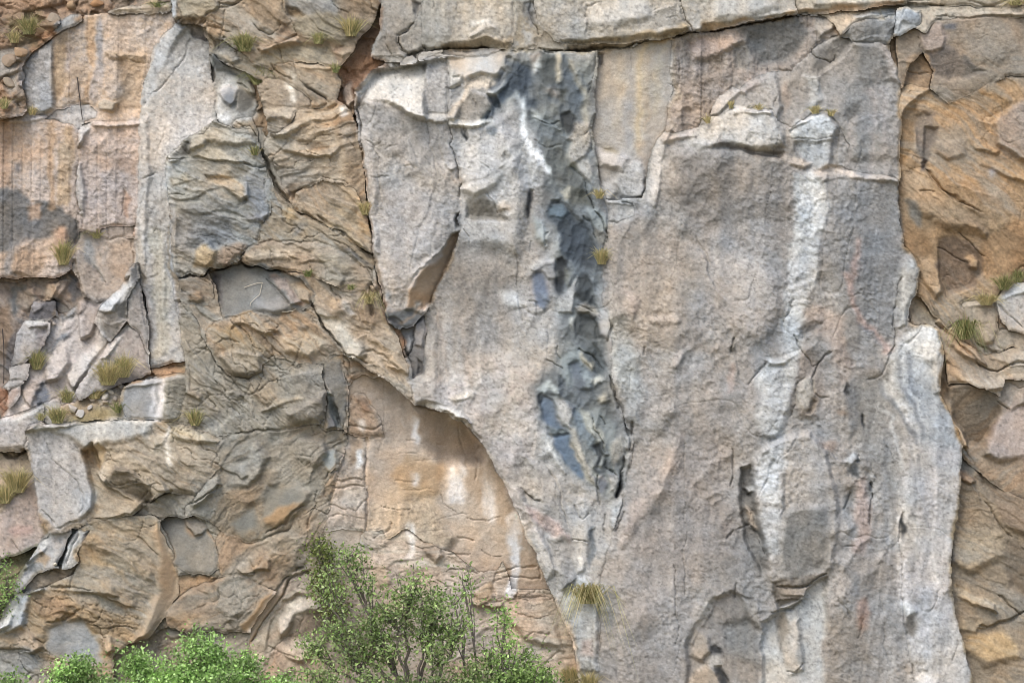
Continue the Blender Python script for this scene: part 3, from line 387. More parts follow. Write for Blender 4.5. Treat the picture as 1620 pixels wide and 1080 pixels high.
# ---- right side: ochre recess
P('ochre_face','o','186,152,110','164,138,106',-0.20,-.04,.06,"1412,30 1440,20 1620,10 1780,10 1780,1150 1530,1150 1500,1000 1480,700 1440,560 1410,400",ang=36,amp=0.44,rd=.05)
P('brown_face','o','162,146,122','150,133,108',-0.08,.0,.1,"1420,60 1432,52 1452,44 1480,30 1560,25 1620,28 1780,30 1780,120 1620,116 1590,122 1560,138 1520,152 1500,165 1470,138 1478,110 1460,80 1440,100 1425,140",ang=12,amp=0.29,rd=.05)
F('126,118,108',-.04,0,-.2,"1460,80 1478,74 1500,78 1520,85 1540,108 1560,112 1540,118 1500,130 1476,118 1464,96",9); F('180,160,140',.06,.1,.1,"1452,48 1490,36 1495,60 1490,76 1465,80 1452,65",7); F('120,120,120',0,0,0,"1494,42 1515,36 1508,48 1495,52",5); F('112,112,112',0,0,0,"1525,90 1545,100 1562,112 1548,112 1530,102",5); F('176,148,122',.05,0,.2,"1438,95 1455,92 1472,100 1468,112 1445,112",5); C("1450,55 1454,72 1460,80",1.5,.07); C("1440,110 1456,114 1470,112",1.6,.08); F('150,148,138',.03,0,.1,"1520,40 1600,32 1610,80 1580,100 1540,90 1520,60",18,ca=.7)
P('ochre_block','o','192,156,108','174,142,102',-0.15,.05,.05,"1418,140 1424,138 1440,132 1470,138 1500,165 1520,152 1560,138 1590,122 1620,118 1780,118 1780,420 1620,420 1600,440 1580,465 1560,475 1540,500 1500,520 1450,480 1440,410 1422,385 1419,300",ang=40,amp=0.49,rd=.05)
F('200,168,124',.1,.2,.6,"1424,140 1445,132 1475,134 1470,142 1440,165 1424,190",8); F('180,138,84',-.05,0,0,"1420,200 1448,165 1452,190 1445,240 1425,262",8); F('150,132,116',-.06,.2,0,"1450,182 1478,176 1486,220 1466,250 1462,262 1454,230",9); F('132,116,104',-.1,0,0,"1468,200 1486,200 1480,230 1466,262 1460,265 1464,230",6)
F('180,142,98',.06,0,.2,"1485,225 1528,222 1530,245 1500,252 1484,244",8); F('178,158,136',.16,-.1,.15,"1572,195 1590,178 1620,160 1780,150 1780,260 1620,252 1598,242 1576,226",8,amp=.6,c2='166,146,124'); F('190,150,100',.08,0,.4,"1530,215 1550,222 1578,238 1575,244 1545,236",6); F('196,156,104',.08,0,.4,"1535,240 1560,250 1600,265 1640,285 1640,296 1600,280 1555,262",7); S("1450,264 1480,290 1510,315 1560,338",.16,22); C("1462,268 1490,296 1520,318 1556,337",2.6,.16); F('198,162,116',.08,0,.3,"1425,270 1448,262 1470,285 1500,315 1540,345 1560,370 1500,360 1450,330 1425,300",16); F('148,140,122',0,0,0,"1430,315 1450,320 1462,350 1450,355",8); C("1455,302 1468,300 1480,304",1.8,.1); F('120,104,90',-.08,0,0,"1456,258 1466,254 1468,266 1458,268",3); F('182,180,190',0,0,0,"1562,270 1572,268 1576,278 1568,284",4); S("1470,265 1500,282 1540,300 1580,312",.08,18); F('176,136,88',0,0,0,"1430,345 1465,360 1475,400 1445,402 1425,380",12,ca=.8); S("1490,150 1520,165 1545,190 1575,200",.07,14); F('178,140,90',.05,0,0,"1540,145 1580,135 1600,160 1570,180 1545,170",12)
F('148,124,98',-.12,.1,-.3,"1482,376 1500,370 1530,384 1556,402 1560,430 1540,450 1500,465 1488,440",8); F('196,160,112',.12,.2,.3,"1525,410 1538,404 1548,414 1546,426 1532,422",5); C("1512,364 1530,380 1550,400 1562,404",1.8,.1); C("1480,392 1495,394 1510,410 1530,418",1.6,.08); F('190,156,112',.1,.2,.2,"1450,420 1470,405 1485,430 1492,460 1480,470 1462,450",8); S("1445,425 1460,450 1478,480 1490,500",.08,14); C("1448,430 1464,460 1480,492",1.6,.08); F('188,146,96',-.03,0,0,"1555,380 1620,340 1780,340 1780,420 1620,420 1590,440 1560,440",16)
P('ochre_block','o','186,158,120','172,146,114',0.00,.0,.2,"1434,470 1442,462 1456,470 1470,490 1486,505 1500,520 1530,545 1560,560 1600,552 1620,556 1780,556 1780,640 1620,600 1590,600 1580,628 1530,604 1500,606 1492,560 1478,520 1445,515",ang=32,amp=0.39,rd=.07)
F('172,150,114',-.1,-.3,.2,"1440,480 1448,466 1470,480 1486,500 1480,512 1460,512 1442,500",6); F('200,158,110',.08,.1,.5,"1482,512 1500,515 1540,545 1560,575 1530,565 1500,545",8); C("1480,512 1500,525 1520,545 1545,568 1560,580 1580,588 1600,578 1640,574",2.6,.18); C("1545,535 1562,552 1580,560 1600,548 1640,556",2.4,.18); F('206,174,132',.06,0,.7,"1495,575 1530,590 1560,605 1620,590 1640,600 1600,612 1560,622 1520,602",8); S("1490,560 1505,580 1530,592",.08,12); F('190,166,136',.06,0,.3,"1570,565 1620,560 1780,560 1780,576 1600,580",6)
P('ochre_block','o','178,150,116','164,138,106',-0.15,.0,.05,"1492,562 1500,606 1530,604 1580,628 1590,600 1620,600 1780,600 1780,800 1620,790 1580,770 1550,745 1522,705 1502,662 1482,622",ang=-50,amp=0.34,rd=.05)
F('150,128,98',-.12,-.1,-.5,"1500,612 1530,606 1578,634 1582,650 1566,690 1552,706 1532,702 1512,672 1502,640",9); F('204,162,108',.1,.5,.3,"1492,600 1500,615 1506,660 1530,706 1522,706 1500,660 1484,622",6); F('188,164,150',.1,-.2,.1,"1580,660 1605,645 1620,640 1780,640 1780,720 1620,720 1580,730 1555,720 1568,692",12,t='g',amp=.6); F('184,160,138',.06,.2,.1,"1580,600 1620,600 1780,600 1780,640 1620,640 1600,650 1582,640 1575,622",8); C("1600,602 1612,612 1625,614",1.6,.09); C("1578,636 1588,646 1598,650",1.8,.1); F('148,142,128',0,0,0,"1518,722 1530,714 1545,730 1540,745 1520,730",6)  # shade of the down-facing hollow painted dark, lit ridge painted paler
P('ochre_block','o','166,148,118','150,134,108',-0.20,.02,.04,"1518,715 1550,745 1580,770 1620,790 1780,800 1780,1150 1530,1150 1505,1000 1500,900 1508,780",ang=34,amp=0.39,rd=.04)
F('128,128,120',-.02,0,0,"1520,722 1540,722 1552,742 1535,755 1520,745",7); F('176,154,118',.08,0,.2,"1512,830 1550,835 1590,840 1590,880 1540,905 1505,890",16); F('150,132,108',.04,.3,.2,"1550,745 1600,775 1640,790 1640,850 1590,830 1570,790",12); F('206,176,128',.1,.1,.6,"1512,925 1545,940 1575,955 1576,968 1545,955 1515,940",6); F('198,166,112',.06,0,.2,"1530,1005 1590,1000 1615,1040 1560,1050 1530,1030",14); S("1545,992 1565,995 1595,985 1620,970",-.12,14); C("1550,990 1566,994 1590,986 1622,968",2.4,.16); C("1580,940 1600,960 1615,975",2,.12); C("1560,795 1575,815 1588,838 1600,850",2,.12); S("1530,750 1545,770 1555,800",.08,12); F('172,140,106',.1,.3,.2,"1520,742 1532,745 1545,760 1536,765 1520,755",5); F('140,124,100',-.06,0,-.2,"1590,850 1640,870 1640,960 1600,930",14); F('126,128,132',0,0,0,"1504,872 1518,876 1520,895 1504,895",8,ca=.7); S("1510,955 1530,965 1550,975",.06,12); F('172,152,116',.03,0,.2,"1520,975 1560,985 1545,1000 1515,995",8)
P('boulder','g','186,164,134','172,148,120',-.05,-.1,.1,"1521,482 1530,473 1552,474 1575,477 1580,505 1580,525 1572,546 1561,549 1546,536 1532,508",amp=.6,rd=.1,thing=B(label='tan boulder between two grass tufts on the right ochre ledge',back=.6)); F('200,176,146',.03,.3,.9,"1522,482 1532,474 1574,478 1570,484 1535,486",4); F('204,172,134',.02,0,.4,"1540,515 1565,512 1572,540 1560,546",7)
P('boulder','g','196,184,172','180,164,148',.1,.1,.15,"1576,474 1598,453 1620,447 1780,430 1780,532 1620,528 1594,520 1582,502",amp=.8,rd=.12,thing=B(label='large pale rounded boulder at the right edge of the picture',back=.9)); F('206,204,200',.05,.5,.9,"1584,474 1602,454 1640,446 1640,460 1605,468",6); C("1580,480 1596,498 1615,516",1.8,.1)
P('boulder','g','172,156,134','158,142,120',-.08,.1,.1,"1575,546 1582,522 1596,521 1620,530 1780,533 1780,560 1620,556 1600,546 1584,552",amp=.7,rd=.08,thing=B(label='low brownish boulder below the large pale boulder at the right edge',back=.6))
# ---- right-hand great wall
P('drilled_wall','p','156,148,138','148,138,128',-.22,.0,.08,"1055,62 1090,48 1250,24 1300,22 1330,55 1300,90 1260,112 1220,118 1190,130 1150,165 1120,195 1060,225 1030,270 1048,150",amp=1.5,rd=.05)
F('178,160,146',.06,.3,.5,"1090,62 1140,50 1172,62 1150,78 1120,92 1095,95",10); F('150,140,128',0,0,0,"1160,70 1190,66 1186,110 1165,105",10,t='g',amp=1.6); F('132,128,122',-.05,0,-.3,"1170,40 1255,26 1280,50 1250,95 1200,100",14,t='g',amp=1.6); F('186,168,148',.08,.2,.6,"1295,20 1318,24 1316,45 1300,60 1292,40",6,t='g')
for x in (1071,1075,1088,1104,1109,1120,1140,1157,1178,1196,1215,1232): K('118,108,100',.7,f"{x},{62+x%9*2} {x+1},{120+x%7*8}",1.3); C(f"{x},{62+x%9*2} {x+1},{130+x%7*8}",1.2,.03)
T('176,160,132',.45,"1060,70 1068,66 1072,150 1062,200",5)
P('wall_bulge','g','168,160,152','158,150,142',-.02,.0,.08,"1118,206 1122,186 1135,152 1160,136 1170,140 1190,128 1216,112 1230,108 1252,112 1292,70 1345,48 1400,72 1424,110 1420,345 1330,345 1200,240 1130,220",amp=.9,rd=.07)
F('196,180,166',.05,.7,.6,"1122,180 1136,152 1160,137 1170,145 1150,165 1135,180",6); F('186,168,156',.05,.2,.8,"1166,142 1192,132 1215,120 1210,130 1180,150",6); F('174,166,158',.08,.5,.1,"1215,112 1226,110 1236,170 1226,190 1212,160 1192,150",8); F('192,188,182',.03,.4,0,"1276,120 1292,112 1298,160 1280,180",8); F('146,140,132',-.06,-.5,-.3,"1290,80 1345,50 1350,66 1330,90 1290,120 1282,110",8); F('150,146,140',.02,-.2,-.1,"1352,66 1400,76 1410,130 1390,140 1360,120",10); F('156,154,150',.04,0,.1,"1345,130 1400,140 1412,250 1350,250 1330,200",20,c2='150,144,138'); C("1284,75 1290,90 1312,100 1322,85",1.8,.1); S("1268,118 1290,122 1318,105",.08,12); F('132,130,126',-.05,-.3,-.4,"1340,165 1365,160 1362,180 1345,195 1335,185",6); F('186,172,166',0,0,0,"1378,140 1386,138 1384,145 1378,145",3); F('200,182,168',.03,.2,.2,"1395,60 1420,62 1422,130 1410,120",8); S("1350,195 1375,185 1400,180",.05,10)
for k,l in enumerate(("1392,110 1382,180 1375,260 1370,320","1402,140 1400,200 1398,300","1350,210 1345,260 1345,330")): K('190,170,160',.35,l,4)
C("1100,128 1114,140",1.2,.05); F('186,160,140',.02,0,0,"1234,130 1246,125 1250,170 1240,185",8,ca=.6); C("1230,150 1226,160 1224,168",1.6,.06)
P('summit_block','g','150,148,144','136,134,130',.0,.05,.0,"1330,55 1355,35 1395,30 1418,24 1418,50 1408,64 1395,70 1378,68 1352,66 1345,60",amp=1.4,rd=.06); S("1355,62 1380,58 1412,62",.05,8)
FS = .75; SO = 1.3
P('great_wall','g','172,166,160','164,155,147',.26,-.02,.02,"1023,262 1030,240 1047,211 1060,212 1090,206 1102,200 1110,188 1124,184 1140,184 1165,165 1188,174 1192,172 1222,174 1228,192 1250,205 1270,190 1292,178 1308,176 1326,198 1332,206 1345,230 1332,262 1344,270 1418,285 1422,345 1426,385 1440,402 1452,425 1450,455 1439,475 1435,505 1446,514 1470,512 1484,520 1490,556 1484,620 1502,662 1522,706 1520,762 1513,812 1506,862 1504,912 1509,962 1521,1012 1538,1082 1560,1150 940,1150 950,930 966,852 984,792 992,750 1002,690 986,660 966,592 966,530 956,480 950,430 956,380 962,335 985,312 1012,311 1019,310 1022,300",amp=1.15,rd=.07)
# rim and ledge
F('202,194,186',.0,1.3,.2,"1022,262 1030,240 1047,211 1058,212 1054,240 1044,262 1042,300 1036,328 1026,330 1022,300",6); F('192,178,168',.08,.1,1.0,"1047,210 1090,205 1102,200 1098,216 1060,226 1050,228",7); F('168,158,148',.1,0,-.1,"1062,240 1120,232 1180,244 1240,246 1260,280 1250,340 1180,350 1100,340 1060,300",26,amp=1.3); F('190,182,172',.14,.1,.2,"1090,220 1122,188 1164,166 1190,173 1222,176 1232,200 1240,230 1200,235 1150,230 1110,235 1092,228",9,amp=1.4); F('206,198,190',.06,.1,1.8,"1164,165 1190,172 1222,174 1220,181 1190,181 1160,180",4); F('140,130,122',-.12,0,-1.2,"1126,230 1150,228 1200,234 1240,242 1235,250 1180,240 1130,236",5)  # lit left-facing rim and ledge top painted paler, underside painted in shade
F('190,192,192',.12,.3,.3,"1246,208 1270,192 1292,178 1308,177 1326,200 1318,222 1290,225 1255,222",6,amp=1.3); F('212,208,204',.05,0,1.4,"1245,207 1292,177 1310,177 1300,184 1270,196",4); F('184,186,188',.04,.5,-.2,"1255,226 1290,224 1315,224 1312,262 1296,270 1275,262",7); C("1250,220 1290,222 1326,216",1.4,.06); F('206,186,166',.06,0,1.0,"1215,246 1245,244 1280,258 1270,266 1240,256 1212,256",6)
F('204,202,200',.02,.14,0,"1262,272 1290,270 1306,275 1308,330 1296,390 1286,450 1272,500 1260,540 1262,560 1246,572 1240,540 1236,490 1246,410 1258,335",5,c2='194,192,188'); F('210,190,172',.06,.1,1.2,"1282,274 1310,262 1340,268 1420,284 1420,292 1340,282 1300,286",6); C("1244,500 1250,485 1248,478 1255,470",2,.1); C("1247,480 1241,510 1243,525",1.3,.06)
F('162,158,154',-.02,-.2,0,"1305,280 1420,290 1424,385 1436,402 1424,445 1418,500 1412,540 1385,545 1340,480 1310,420",20,c2='150,146,142',amp=1.2); F('194,170,152',0,0,0,"1272,495 1305,485 1328,500 1340,560 1345,600 1330,600 1300,530 1280,525",12,ca=.85); F('150,142,134',-.08,-.2,-.3,"1268,520 1290,510 1302,515 1290,525 1270,534",5)
F('206,188,172',.06,.2,.1,"1090,380 1120,390 1160,400 1200,420 1230,440 1236,490 1200,540 1150,520 1115,430 1108,395",26,ca=.5); C("1102,372 1112,398 1120,420",1.8,.06); S("1108,398 1125,440 1150,480",.06,22); F('182,166,150',.08,-.2,.1,"960,350 1020,345 1080,380 1110,440 1090,520 1020,540 970,500 962,420",30,c2='170,156,140'); F('200,176,158',.03,0,.4,"985,455 1005,460 1012,480 1000,500 992,480",8); F('204,188,174',.04,0,.6,"1030,500 1075,495 1076,510 1032,512",8); F('200,184,172',.06,.5,.3,"1068,560 1078,555 1080,565 1070,580 1062,580",6)
F('176,176,172',.02,.1,.1,"950,500 990,500 1005,560 1020,620 1015,680 990,660 970,600",14,c2='160,160,156'); K('200,200,196',.5,"985,550 1000,580 1002,610",2); C("999,585 1000,620",1.2,.05); C("1018,548 1016,565",2.2,.1)
F('172,166,158',.05,.6,0,"1058,640 1065,650 1045,680 1020,700 1005,740 1000,700 1020,660",16,ca=.5); F('196,170,152',.12,0,0,"1000,800 1040,770 1060,720 1075,690 1070,740 1030,800 1000,840 980,860",16,ca=.8); F('180,164,152',.06,-.15,.05,"1020,760 1080,700 1130,680 1160,720 1155,800 1110,900 1060,960 1000,1000 980,930 1000,840",40,ca=.5)
F('186,160,146',.03,0,0,"1150,578 1160,574 1163,600 1158,620 1148,625",6,ca=.8); C("1163,533 1159,545 1157,556",2.4,.09); S("1160,556 1164,580 1168,605",.05,10); F('110,108,102',-.06,0,0,"1160,534 1162,534 1160,556 1156,556",2)
# middle ridge
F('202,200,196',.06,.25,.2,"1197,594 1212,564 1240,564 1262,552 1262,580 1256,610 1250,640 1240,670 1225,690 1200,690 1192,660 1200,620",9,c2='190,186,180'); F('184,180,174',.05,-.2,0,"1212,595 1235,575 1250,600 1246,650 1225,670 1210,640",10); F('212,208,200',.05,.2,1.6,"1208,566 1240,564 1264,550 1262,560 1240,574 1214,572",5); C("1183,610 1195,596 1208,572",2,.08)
F('178,160,144',.05,-.3,.2,"1262,555 1290,560 1300,580 1298,620 1285,660 1260,660 1258,600",12); C("1310,556 1306,562 1293,570 1288,590 1284,596",3,.12); C("1258,530 1264,548 1272,560 1285,575 1294,570",1.8,.09); C("1284,596 1288,615 1298,625 1310,626",2,.09); C("1272,596 1260,612 1258,640 1250,660",2,.1); F('190,178,162',.08,.2,0,"1262,605 1280,595 1286,620 1278,645 1262,650",6); F('150,132,112',-.08,-.2,0,"1284,628 1290,632 1280,655 1270,655",5); T('170,140,112',.6,"1310,645 1345,650 1348,655 1320,655",6)
F('198,184,172',0,0,0,"1330,575 1348,590 1340,600 1310,590",8,ca=.6); C("1412,545 1402,580 1398,590 1385,600 1370,603",1.8,.08); F('158,151,143',-.08,-.2,.05,"1345,600 1400,592 1410,560 1418,600 1430,700 1420,800 1380,740 1350,690 1342,640",16,c2='150,145,138',amp=.6); F('148,150,154',.05,0,0,"1338,604 1352,600 1358,660 1340,690 1336,650",8,ca=.7)
F('80,82,84',-.1,0,0,"1342,604 1345,612 1341,626 1337,618",2.5); F('80,82,84',-.1,0,0,"1364,654 1367,658 1365,676 1362,668",2.5); F('84,86,88',-.08,0,0,"1353,724 1357,716 1359,730 1354,730",2.5)
F('172,174,177',.02,-.08,0,"1404,560 1440,520 1480,525 1488,560 1484,620 1505,664 1520,705 1500,720 1460,700 1430,640 1410,600",14,amp=.6,t='g',c2='164,166,168'); F('198,194,188',.02,.1,.2,"1430,520 1470,512 1484,520 1488,550 1470,575 1440,562 1428,545",9,amp=1.2); F('196,190,182',.1,-.6,.1,"1476,560 1490,556 1486,622 1478,620",5)
for l in ("1402,600 1405,625 1425,650 1450,680 1470,720 1475,800","1412,560 1410,590 1412,625 1430,645 1455,670","1345,480 1350,500 1365,520 1390,545 1405,560","1440,620 1460,650 1468,700 1470,760","1390,640 1415,690 1425,740"): K('200,199,198',.6,l,3.2)
for l in ("1396,600 1400,625 1420,652 1445,685 1460,720","1420,570 1424,610 1445,640 1460,690","1340,420 1345,470 1360,515 1395,550","1440,560 1444,600 1450,625"): K('124,127,132',.75,l,3.6)
for l in ("1338,430 1345,480 1360,505 1385,535 1402,555","1358,380 1350,420 1345,450"): K('204,168,152',.9,l,5)
C("1425,440 1420,452 1418,475 1412,490 1414,520 1412,545 1404,560",2,.12); F('196,186,172',.1,-.3,0,"1426,410 1440,404 1450,425 1448,455 1438,475 1430,510 1420,515 1420,470",7,c2='184,180,174',amp=.8)
# lower bulge
F('182,173,164',.22,-.1,-.05,"1190,742 1200,716 1232,694 1282,684 1305,720 1322,780 1320,850 1312,896 1300,908 1280,922 1265,945 1230,962 1224,935 1206,882 1192,802",9,c2='174,164,154',amp=1.3); F('206,203,199',.03,.35,.2,"1190,742 1200,718 1232,712 1240,740 1234,775 1236,802 1216,800 1198,794 1192,770",9,c2='198,194,190'); F('196,192,188',.0,.5,-.2,"1196,798 1216,802 1236,806 1232,850 1220,880 1208,880 1196,845",8); F('166,160,152',.06,-.3,-.3,"1238,815 1255,800 1300,800 1315,850 1300,900 1255,915 1232,900 1232,860",10,amp=.7); F('150,138,124',-.16,0,-.7,"1222,916 1262,908 1290,906 1280,922 1265,945 1232,962 1224,940",5); S("1292,920 1262,924 1226,922",.08,8); S("1282,946 1250,944 1222,950",.1,8); C("1226,922 1255,924 1282,922 1305,905",2.2,.16); C("1222,966 1250,962 1266,946",2.2,.16); F('186,168,150',.06,.3,.6,"1225,924 1280,924 1272,940 1240,938",4)  # overhanging face and underside carry their shade as darker colour
F('146,140,132',-.25,.3,0,"1172,740 1188,735 1194,790 1204,850 1216,900 1206,905 1180,860 1172,800",6); C("1156,705 1158,740 1157,770",2.2,.12); F('120,118,114',-.1,0,0,"1176,775 1190,768 1192,785 1180,790",5); F('210,206,200',.22,.3,.4,"1180,772 1190,768 1192,778 1184,784",3); F('200,176,150',.12,.3,0,"1180,800 1190,810 1196,840 1188,835",4); C("1190,830 1200,850 1207,875",2.4,.14); C("1166,838 1178,832 1187,828",1.8,.1)
F('176,154,140',.0,0,0,"1145,830 1162,820 1165,850 1150,860",8,ca=.6); C("1162,838 1156,848 1150,856",1.6,.08); F('176,170,164',.0,-.3,0,"1155,830 1175,835 1180,890 1165,900 1155,880",10,ca=.6)
F('192,190,188',-.24,.1,.1,"1206,986 1230,966 1266,948 1282,925 1306,912 1308,980 1300,1040 1290,1150 1205,1150",7,c2='178,176,172',amp=.5); F('168,156,140',-.05,.4,0,"1222,975 1240,968 1250,1010 1255,1050 1245,1060 1235,1010",7); F('196,184,170',.14,.3,0,"1248,985 1262,975 1268,1030 1268,1060 1250,1068 1244,1045",7,t='g',amp=.5); F('176,172,166',-.03,.4,0,"1262,960 1268,955 1270,1060 1262,1050",5); C("1245,1062 1258,1066 1268,1050",1.8,.1)
F('166,156,146',-.16,.12,.05,"1088,1012 1102,985 1130,945 1160,936 1190,950 1204,1000 1206,1150 1085,1150 1088,1060",8,c2='152,144,136',amp=.7); F('196,186,174',.06,.7,.4,"1088,1012 1102,985 1128,942 1142,934 1130,958 1108,990 1096,1020",5); F('176,160,142',.12,.4,.2,"1090,1010 1100,990 1120,1005 1126,1030 1112,1045 1092,1035",7); F('174,164,152',.14,-.4,.1,"1172,945 1200,955 1206,1000 1190,985 1178,965",8); F('150,146,140',-.05,.0,.3,"1140,985 1180,980 1204,1010 1200,1050 1150,1030",14); F('96,95,95',-.06,-.2,0,"1126,1022 1133,1018 1141,1024 1142,1034 1128,1033",3); F('182,174,164',.04,0,.3,"1122,1036 1138,1034 1142,1050 1128,1060 1118,1052",4); F('96,96,98',-.1,-.3,0,"1130,1052 1142,1052 1156,1085 1142,1090 1132,1070",3); F('178,160,140',.12,.1,-.1,"1092,1075 1105,1058 1120,1052 1135,1062 1140,1090 1090,1100",6,t='g'); C("1163,920 1161,935 1162,945",2.2,.1); C("1066,880 1065,930 1068,975 1072,990 1068,1020",1.2,.07); C("1082,840 1083,900 1082,940",1.1,.06); C("1083,700 1084,760 1083,830",1,.05)  # paler left rim: light painted into the colour
T('204,202,199',.55,"1240,490 1264,500 1262,560 1250,600 1238,690 1232,740 1206,790 1192,760 1200,700 1205,620 1228,570",16)
T('168,155,144',.35,"965,640 1150,560 1190,700 1180,880 1090,960 1060,1150 960,1150 985,800",60); T('150,141,132',.5,"1062,238 1250,246 1252,335 1100,360 1062,320",34); T('184,168,152',.4,"965,350 1060,350 1100,440 1080,540 970,540",40)
# right lower pale slab with its cracks
F('188,184,181',.02,-.08,0,"1432,702 1522,706 1520,762 1513,812 1506,862 1504,912 1509,962 1521,1012 1540,1090 1450,1100 1430,1000 1422,860 1430,780",14,c2='180,174,172',amp=.8); F('196,194,192',.02,.3,0,"1424,820 1440,760 1450,720 1452,860 1440,900",10,ca=.6); K('120,122,126',.5,"1449,720 1450,800 1445,840 1440,870 1441,920",1.5); F('84,86,88',-.12,0,0,"1428,812 1431,816 1429,838 1425,852 1422,856 1423,832",2.5); C("1422,856 1424,885 1428,930 1432,990 1440,1040 1446,1075",1.4,.08); C("1378,760 1380,790 1376,810 1377,830",2,.09); F('84,86,88',-.1,0,0,"1377,762 1380,760 1381,770 1378,774",2); C("1378,800 1376,830",1.6,.08); C("1486,935 1478,952 1470,966",1.3,.06); C("1512,1010 1510,1030 1504,1045",1.3,.06); F('206,204,200',.05,.2,.5,"1428,950 1442,945 1448,965 1434,972",7); F('150,142,132',-.06,-.2,-.3,"1432,975 1448,970 1452,1000 1440,1012 1434,1000",6); F('206,198,190',.06,0,.7,"1446,1062 1460,1055 1485,1070 1480,1090 1450,1090",6)
F('198,166,150',0,0,0,"1352,760 1372,750 1376,830 1368,880 1352,870",10,ca=.7); F('188,146,124',0,0,0,"1350,950 1370,940 1378,970 1362,1010 1352,990",9,ca=.7); T('178,120,92',.5,"1358,980 1366,970 1362,995 1354,1000",4); C("1364,975 1360,995 1355,1008",1.4,.05); F('144,150,158',0,0,0,"1340,895 1358,900 1358,935 1342,940",10,ca=.6); F('160,146,130',-.05,0,0,"1305,990 1345,960 1370,1020 1370,1100 1300,1100 1310,1040",16,ca=.6); F('150,154,158',0,0,0,"1336,780 1346,790 1350,850 1338,870 1334,820",8,ca=.6); C("1335,862 1352,864",1.5,.08); C("1390,930 1400,1000 1404,1080",1.1,.05); C("1326,940 1340,960 1345,975",1.6,.07); F('130,132,132',-.05,0,0,"1330,778 1348,770 1350,785 1336,800",5,ca=.6); F('186,188,190',.08,.2,.9,"1335,728 1350,718 1357,726 1345,735",4); F('128,132,138',-.04,-.2,-.5,"1338,735 1356,732 1360,755 1345,748",5); C("1376,730 1382,748 1388,755",1.4,.06); S("1300,700 1320,720 1340,730",.06,14); C("1345,780 1338,795 1330,802",2,.1); T('180,140,112',.5,"1295,700 1320,695 1325,712 1300,712",8); C("1398,700 1410,720 1416,740",1.3,.05)
for l in ("1380,560 1395,590","1398,700 1400,760 1402,860","1466,800 1462,900"): K('140,142,146',.4,l,4)
FS = 1.0; SO = 1.0
# ---- streaked recess between the two walls
P('streaked_recess','s','171,167,159','160,156,148',-.22,-.02,.05,"943,84 1000,73 1062,60 1064,100 1060,180 1050,210 1030,240 1022,262 1022,300 1017,313 1000,312 962,314 950,300 942,250 938,200",amp=1.1,rd=.03)
for l,c,a,w in (("1016,72 1012,130 1004,200 1010,245","192,172,134",.7,6),("1028,68 1024,130 1018,200","178,160,132",.5,5),("985,80 984,140 976,200","184,170,146",.5,8),("1000,85 998,160","150,146,140",.4,4),("1045,75 1040,120 1035,180","182,170,144",.5,6),("965,90 960,150","186,178,164",.4,6),("990,150 988,205 995,225","146,150,154",.5,8),("1054,80 1052,160","140,134,124",.5,4),("1034,90 1036,140","140,138,130",.4,3),("1010,230 1015,260 1006,280","180,156,132",.5,8)): K(c,a,l,w)
F('188,184,178',.08,0,.6,"945,232 985,236 995,250 985,268 950,262",12); S("958,235 972,232 990,242",.05,10); F('140,132,112',-.05,0,0,"957,236 972,232 982,238 970,241",3); F('182,174,164',.16,.2,.3,"985,258 1010,256 1020,280 1020,312 985,314 970,290",12,t='g'); C("1058,132 1070,140 1076,118 1074,100",1.4,.06); C("998,85 1000,95 1003,110",1.2,.04); F('110,112,114',-.1,.5,0,"945,84 955,84 949,104 946,102",3); F('186,180,174',.08,0,.4,"945,300 962,285 975,300 965,318 950,312",8,t='g')
P('ledge_block','g','188,181,170','178,169,158',.12,-.05,.1,"952,318 962,316 985,315 998,318 1003,330 1004,342 990,345 975,352 960,350 955,332",amp=.9,rd=.07); F('200,196,188',.02,0,.7,"956,316 985,314 1000,318 998,322 960,321",4)
# ---- the great centre slab
P('great_slab','g','176,172,168','168,161,154',.22,-.02,.02,"690,92 715,88 760,93 800,82 850,82 944,83 943,110 939,180 936,200 944,262 952,310 960,335 956,380 950,430 956,480 966,530 966,592 986,660 1002,690 992,750 984,792 966,852 950,930 948,1000 955,1150 926,1150 917,1062 902,1002 872,932 852,892 832,832 802,772 772,712 746,674 716,657 690,642 654,636 646,592 640,546 634,512 655,500 690,440 722,390 700,250 700,150",amp=1.0,rd=.09)
F('186,178,170',.06,.12,.05,"655,640 700,600 760,560 800,560 850,600 850,700 800,760 745,672 700,650",40,c2='174,164,158'); F('168,160,152',-.08,.0,0,"690,440 725,380 790,400 830,450 800,560 760,560 720,600 665,600 660,520 672,500",30,c2='160,154,148',amp=.5); F('190,186,182',.12,.2,0,"735,200 790,190 820,230 830,300 820,400 760,380 730,320 728,260",24,amp=1.1)
F('200,194,186',.04,.1,.5,"728,300 745,312 765,306 785,290 800,270 812,252 800,244 790,262 770,285 748,292",10); C("768,306 778,320 788,338",1.6,.07); C("733,360 742,378 745,388",1.5,.06); F('150,142,130',-.1,.1,-.6,"738,318 765,310 790,330 800,350 760,345 740,340",10); C("758,250 770,266 772,280",1.4,.05); F('204,188,170',.05,.1,.3,"788,322 800,318 802,330 790,332",5)
F('196,191,184',.03,.1,.3,"785,462 815,458 830,480 812,484 798,478",16); C("820,420 822,470 827,500 829,515",1.6,.07); C("816,400 820,440",1.2,.05); S("700,250 715,300 725,340",.0,10)
for l,a in (("688,470 700,520 705,560 702,600","184,166,152"),("720,430 735,480 745,520 752,580","148,142,136"),("735,430 752,480 765,520 770,590","146,142,138"),("710,480 712,540 716,600","192,188,186"),("700,420 715,450 722,480","150,146,140"),("760,440 770,480 772,510","146,144,140"),("728,500 738,560 745,610","182,164,148"),("675,520 680,560 676,600","190,180,170"),("690,560 692,610","178,160,146")): K(a,.5,l,4)
C("690,480 694,540 692,610",1,.03); C("735,440 748,490 758,540 768,600",.9,.025)
